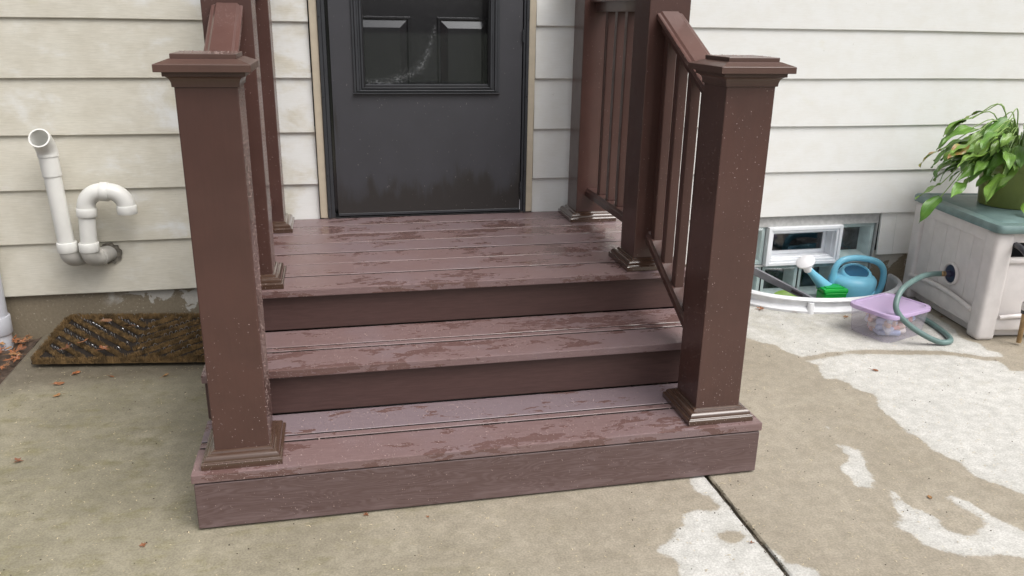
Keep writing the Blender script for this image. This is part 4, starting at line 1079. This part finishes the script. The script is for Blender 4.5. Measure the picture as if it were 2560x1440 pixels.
# ================================================================== pot and hosta
PC = Vector((3.325, -.405, BH + .041))
pot = tag(empty('flower_pot', tuple(PC)), 'olive green plastic flower pot on the teal lid', 'flower pot')
pt(lathe('pot_body', [(.118, 0), (.123, .004), (.140, .165), (.1415, .168), (.1455, .170), (.1475, .214), (.1445, .217), (.139, .214), (.137, .19)], M_POT, None, 40, tuple(PC), False), pot)
pt(lathe('potting_soil', [(.1375, .192), (.002, .197)], M_SOIL, None, 24, tuple(PC), True), pot)
pl = tag(empty('hosta_plant', tuple(PC + Vector((0, 0, .19)))), 'leafy green hosta plant spilling from the olive pot', 'plant')
LM = [leaf_mesh('hosta_leaf_%d' % i, .122 + .014 * (i % 4), .034 + .004 * (i % 3), .20 + .24 * (i % 5), .40, .20, seed=i, twist=(i % 3 - 1) * .45) for i in range(10)]
for m_ in LM: m_.materials.append(M_LEAF)
hr = random.Random(21)
def hosta_leaf(az, reach, lift, drop, scale=1., mi=None):
    """petiole arching from the crown, blade at its end"""
    dr = Vector((math.cos(az), math.sin(az), 0)); c0 = PC + Vector((0, 0, .195)) + dr * hr.uniform(.005, .05)
    p1 = c0 + dr * reach * .45 + Vector((0, 0, lift)); p2 = c0 + dr * reach + Vector((0, 0, lift - drop))
    s = spline([c0, p1, p2], 5); pt(tube('stem', s, [.0035 - .0015 * i / len(s) for i in range(len(s))], M_STEM, None, 5), pl)
    o = bpy.data.objects.new('leaf', LM[hr.randrange(10) if mi is None else mi]); COL.objects.link(o)
    t = (s[-1] - s[-3]).normalized(); pitch = math.asin(max(-1, min(1, t.z)))
    o.parent = pl; o.matrix_parent_inverse = Matrix.Translation(-pl.location)
    o.location = p2; o.rotation_euler = (hr.uniform(-.5, .5), -pitch * .45 + hr.uniform(-.2, .2), az + hr.uniform(-.35, .35)); o.scale = (scale,) * 3
for i in range(70):  # crown layer
    az = hr.uniform(0, 6.283); hosta_leaf(az, hr.uniform(.03, .16), hr.uniform(.05, .18), hr.uniform(.01, .06), hr.uniform(.6, 1.2))
for i in range(80):  # outer layer, arching out
    az = hr.uniform(0, 6.283); front = 4.0 < az < 5.6
    hosta_leaf(az, hr.uniform(.10, .17) if front else hr.uniform(.13, .25), hr.uniform(.05, .15), hr.uniform(.02, .06) if front else hr.uniform(.03, .10), hr.uniform(.6, 1.2))
for i in range(34):  # the bushy side over the wall and the left
    hosta_leaf(hr.uniform(2.5, 4.3), hr.uniform(.06, .24), hr.uniform(.12, .25), hr.uniform(.02, .07), hr.uniform(.65, 1.2))
for az, re, li, dp, sc in ((3.15, .35, .08, .17, 1.0), (3.25, .36, .07, .21, 1.15), (3.4, .33, .08, .15, 1.), (3.2, .34, .13, .11, .9), (4.25, .19, .03, .17, 1.), (4.6, .175, .02, .16, 1.1), (3.0, .32, .15, .10, .9), (3.45, .28, .16, .10, 1.), (3.8, .26, .10, .12, 1.1), (3.2, .24, .19, .10, 1.), (3.55, .2, .20, .06, 1.), (2.9, .22, .25, .06, .9)):
    hosta_leaf(az, re, li, dp, sc)

# ================================================================== fallen leaves and debris
def dead_mesh(i):
    rnd = random.Random(100 + i); n = 11; v = [(0, 0, .004)]; f = []
    lob = [.55, 1.0, .45, .9, .42, .85, .40, .9, .45, 1.0, .55] if i % 2 else [.35, .42, .55, .75, .95, 1.1, .95, .75, .55, .42, .35]
    cur = rnd.uniform(.35, .75)
    for k in range(n):
        a = -2.6 + 5.2 * k / (n - 1); r = lob[k] * rnd.uniform(.85, 1.15) * .024
        x, y = r * math.cos(a), r * math.sin(a) * (.8 if i % 2 else .55)
        v.append((x, y, .003 + cur * (y * y) * 28 + rnd.uniform(0, .005)))
    for k in range(n - 1): f.append((0, k + 1, k + 2))
    m = len(v); v += [(-.002, -.0008, .004), (-.002, .0008, .004), (-.030, .003, .003)]; f.append((m, m + 1, m + 2))
    bm = bmesh.new(); me = mesh('fallen_leaf', v, f); bm.from_mesh(me); bmesh.ops.subdivide_edges(bm, edges=bm.edges[:], cuts=1, use_grid_fill=True)
    for q in bm.verts: q.co.z += rnd.uniform(-.0012, .0016)
    bm.to_mesh(me); bm.free(); me.materials.append(M_DEAD); return me
DM = [dead_mesh(i) for i in range(8)]
lr = random.Random(9)
def dead(x, y, z, label, group=None, sc=None, tilt=.25):
    o = link('fallen_leaf', DM[lr.randrange(8)]); o.location = (x, y, z); o.rotation_euler = (lr.uniform(-tilt, tilt), lr.uniform(-tilt, tilt), lr.uniform(0, 6.28)); s = sc or lr.uniform(.8, 1.25); o.scale = (s, s, s)
    tag(o, label, 'leaf', group); return o
for x, y, l, s in ((-.233, -1.589, 'single small brown leaf with a stem on the bare concrete left of the bottom step', .55), (-.705, -.614, 'dull brown leaf flat on concrete in front of the mat', .9), (-.689, -1.082, 'dark brown curled leaf alone near the left edge of the concrete', .8), (-.569, -.475, 'orange leaf on the concrete just in front of the mat middle', .6), (-.371, -.51, 'orange leaf with long stem between the mat and the steps', .75), (.503, -1.598, 'tiny brown leaf flake on concrete below the front board', .3), (.336, -1.557, 'small reddish leaf stuck at the foot of the front board', .5), (2.353, -.931, 'brown leaf on pale dry concrete in front of the storage bin', .75), (1.948, -1.78, 'reddish brown curled leaf on wet concrete at the right', .65), (2.397, -.265, 'brown leaf against the foot of the white window well', .7), (2.921, -.933, 'small brown leaf on damp concrete in front of the reel box', .4), (3.06, -.44, 'orange leaf beside the base of the reel box', .5), (2.256, -.20, 'brown leaf behind the right front post near the window well', 1.2), (2.29, -.17, 'second brown leaf in the pile behind the right front post', 1.0), (2.604, -.366, 'brown leaf between the storage bin and the window well', .8), (1.331, -1.875, 'dry leaf scrap beside the slab joint', .4), (-.744, -.516, 'orange brown leaf on the slab corner left of the mat', 1.1), (-.705, -.433, 'tan leaf tucked at the front left corner of the mat', 1.0)):
    dead(x, y, .001, l, None, s)
for x, y, l in ((-.673, -.10, 'tan leaf resting on the back of the coir mat'), (-.551, -.16, 'yellow leaf on the middle of the coir mat'), (-.698, -.255, 'large orange leaf lying on the coir mat'), (-.76, -.30, 'torn orange leaf on the front left of the coir mat'), (-.62, -.335, 'small leaf scrap near the front edge of the coir mat')):
    t = (y + .338 + (x + .885) * .139) / .99
    dead(x, y, .012 + t * .148 + .034, l, None, 1.35, .35)
for i in range(110):
    dead(-.955 - abs(lr.gauss(0, .12)), lr.uniform(-.72, -.02), .004 + .012 * lr.random(), 'orange brown leaf in the litter along the slab edge', 'leaf litter on the soil bed', None, .5)
# light specks of chaff on the concrete
v, f = [], []; dr_ = random.Random(3)
for i in range(3400):
    x, y = dr_.uniform(-.93, 3.4), dr_.uniform(-2.2, -.2)
    if XL - .01 < x < XR + .01 and y > -D1 - .005: continue
    if 1.345 < x < 1.37: continue
    n = len(v); a = dr_.random() * 6.28; l = dr_.uniform(.0012, .0045) * (2.2 if dr_.random() < .06 else 1); w = dr_.uniform(.0006, .0012); dx, dy = math.cos(a), math.sin(a)
    for s, t in ((-1, -1), (0, -1), (1, -1), (1, 1), (0, 1), (-1, 1)):
        v.append((x + dx * l * s - dy * w * t + (dx * 0 if s else dy * l * .5), y + dy * l * s + dx * w * t - (0 if s else dx * l * .5), .0016 + (.0012 if s == 0 else 0)))
    f += [(n, n + 1, n + 4, n + 5), (n + 1, n + 2, n + 3, n + 4)]
o = link('chaff', mesh('chaff', v, f), simple('pale_chaff', (.52, .44, .30), .7, .35, 90)); tag(o, 'tiny pale bits of plant chaff scattered over the patio', 'debris', kind='stuff')
v, f = [], []
for i in range(900):
    x, y = dr_.uniform(-.93, 3.4), dr_.uniform(-2.2, -.2)
    if dr_.random() < .25: x, y = 1.3575 + dr_.gauss(0, .006), dr_.uniform(-2.15, -1.56)
    if XL - .01 < x < XR + .01 and y > -D1 - .005: continue
    r = dr_.uniform(.0008, .0024); dome((x, y, .0005 if abs(x - 1.3575) > .006 else -.009), up, r, r * .7, v, f, dr_)
for i in range(420):
    y = dr_.uniform(-2.2, -1.55)
    if math.sin(y * 9) + math.sin(y * 23 + 1) < dr_.uniform(-1.2, 1.2): continue
    r = dr_.uniform(.0012, .0034); dome((1.3575 + dr_.gauss(0, .0035), y, -.007), up, r, r * .9, v, f, dr_)
o = link('grit', mesh('grit', v, f), simple('dark_grit', (.06, .045, .03), .8, .5, 90)); tag(o, 'tiny dark grit and crumbs on the patio and in the joint', 'debris', kind='stuff')
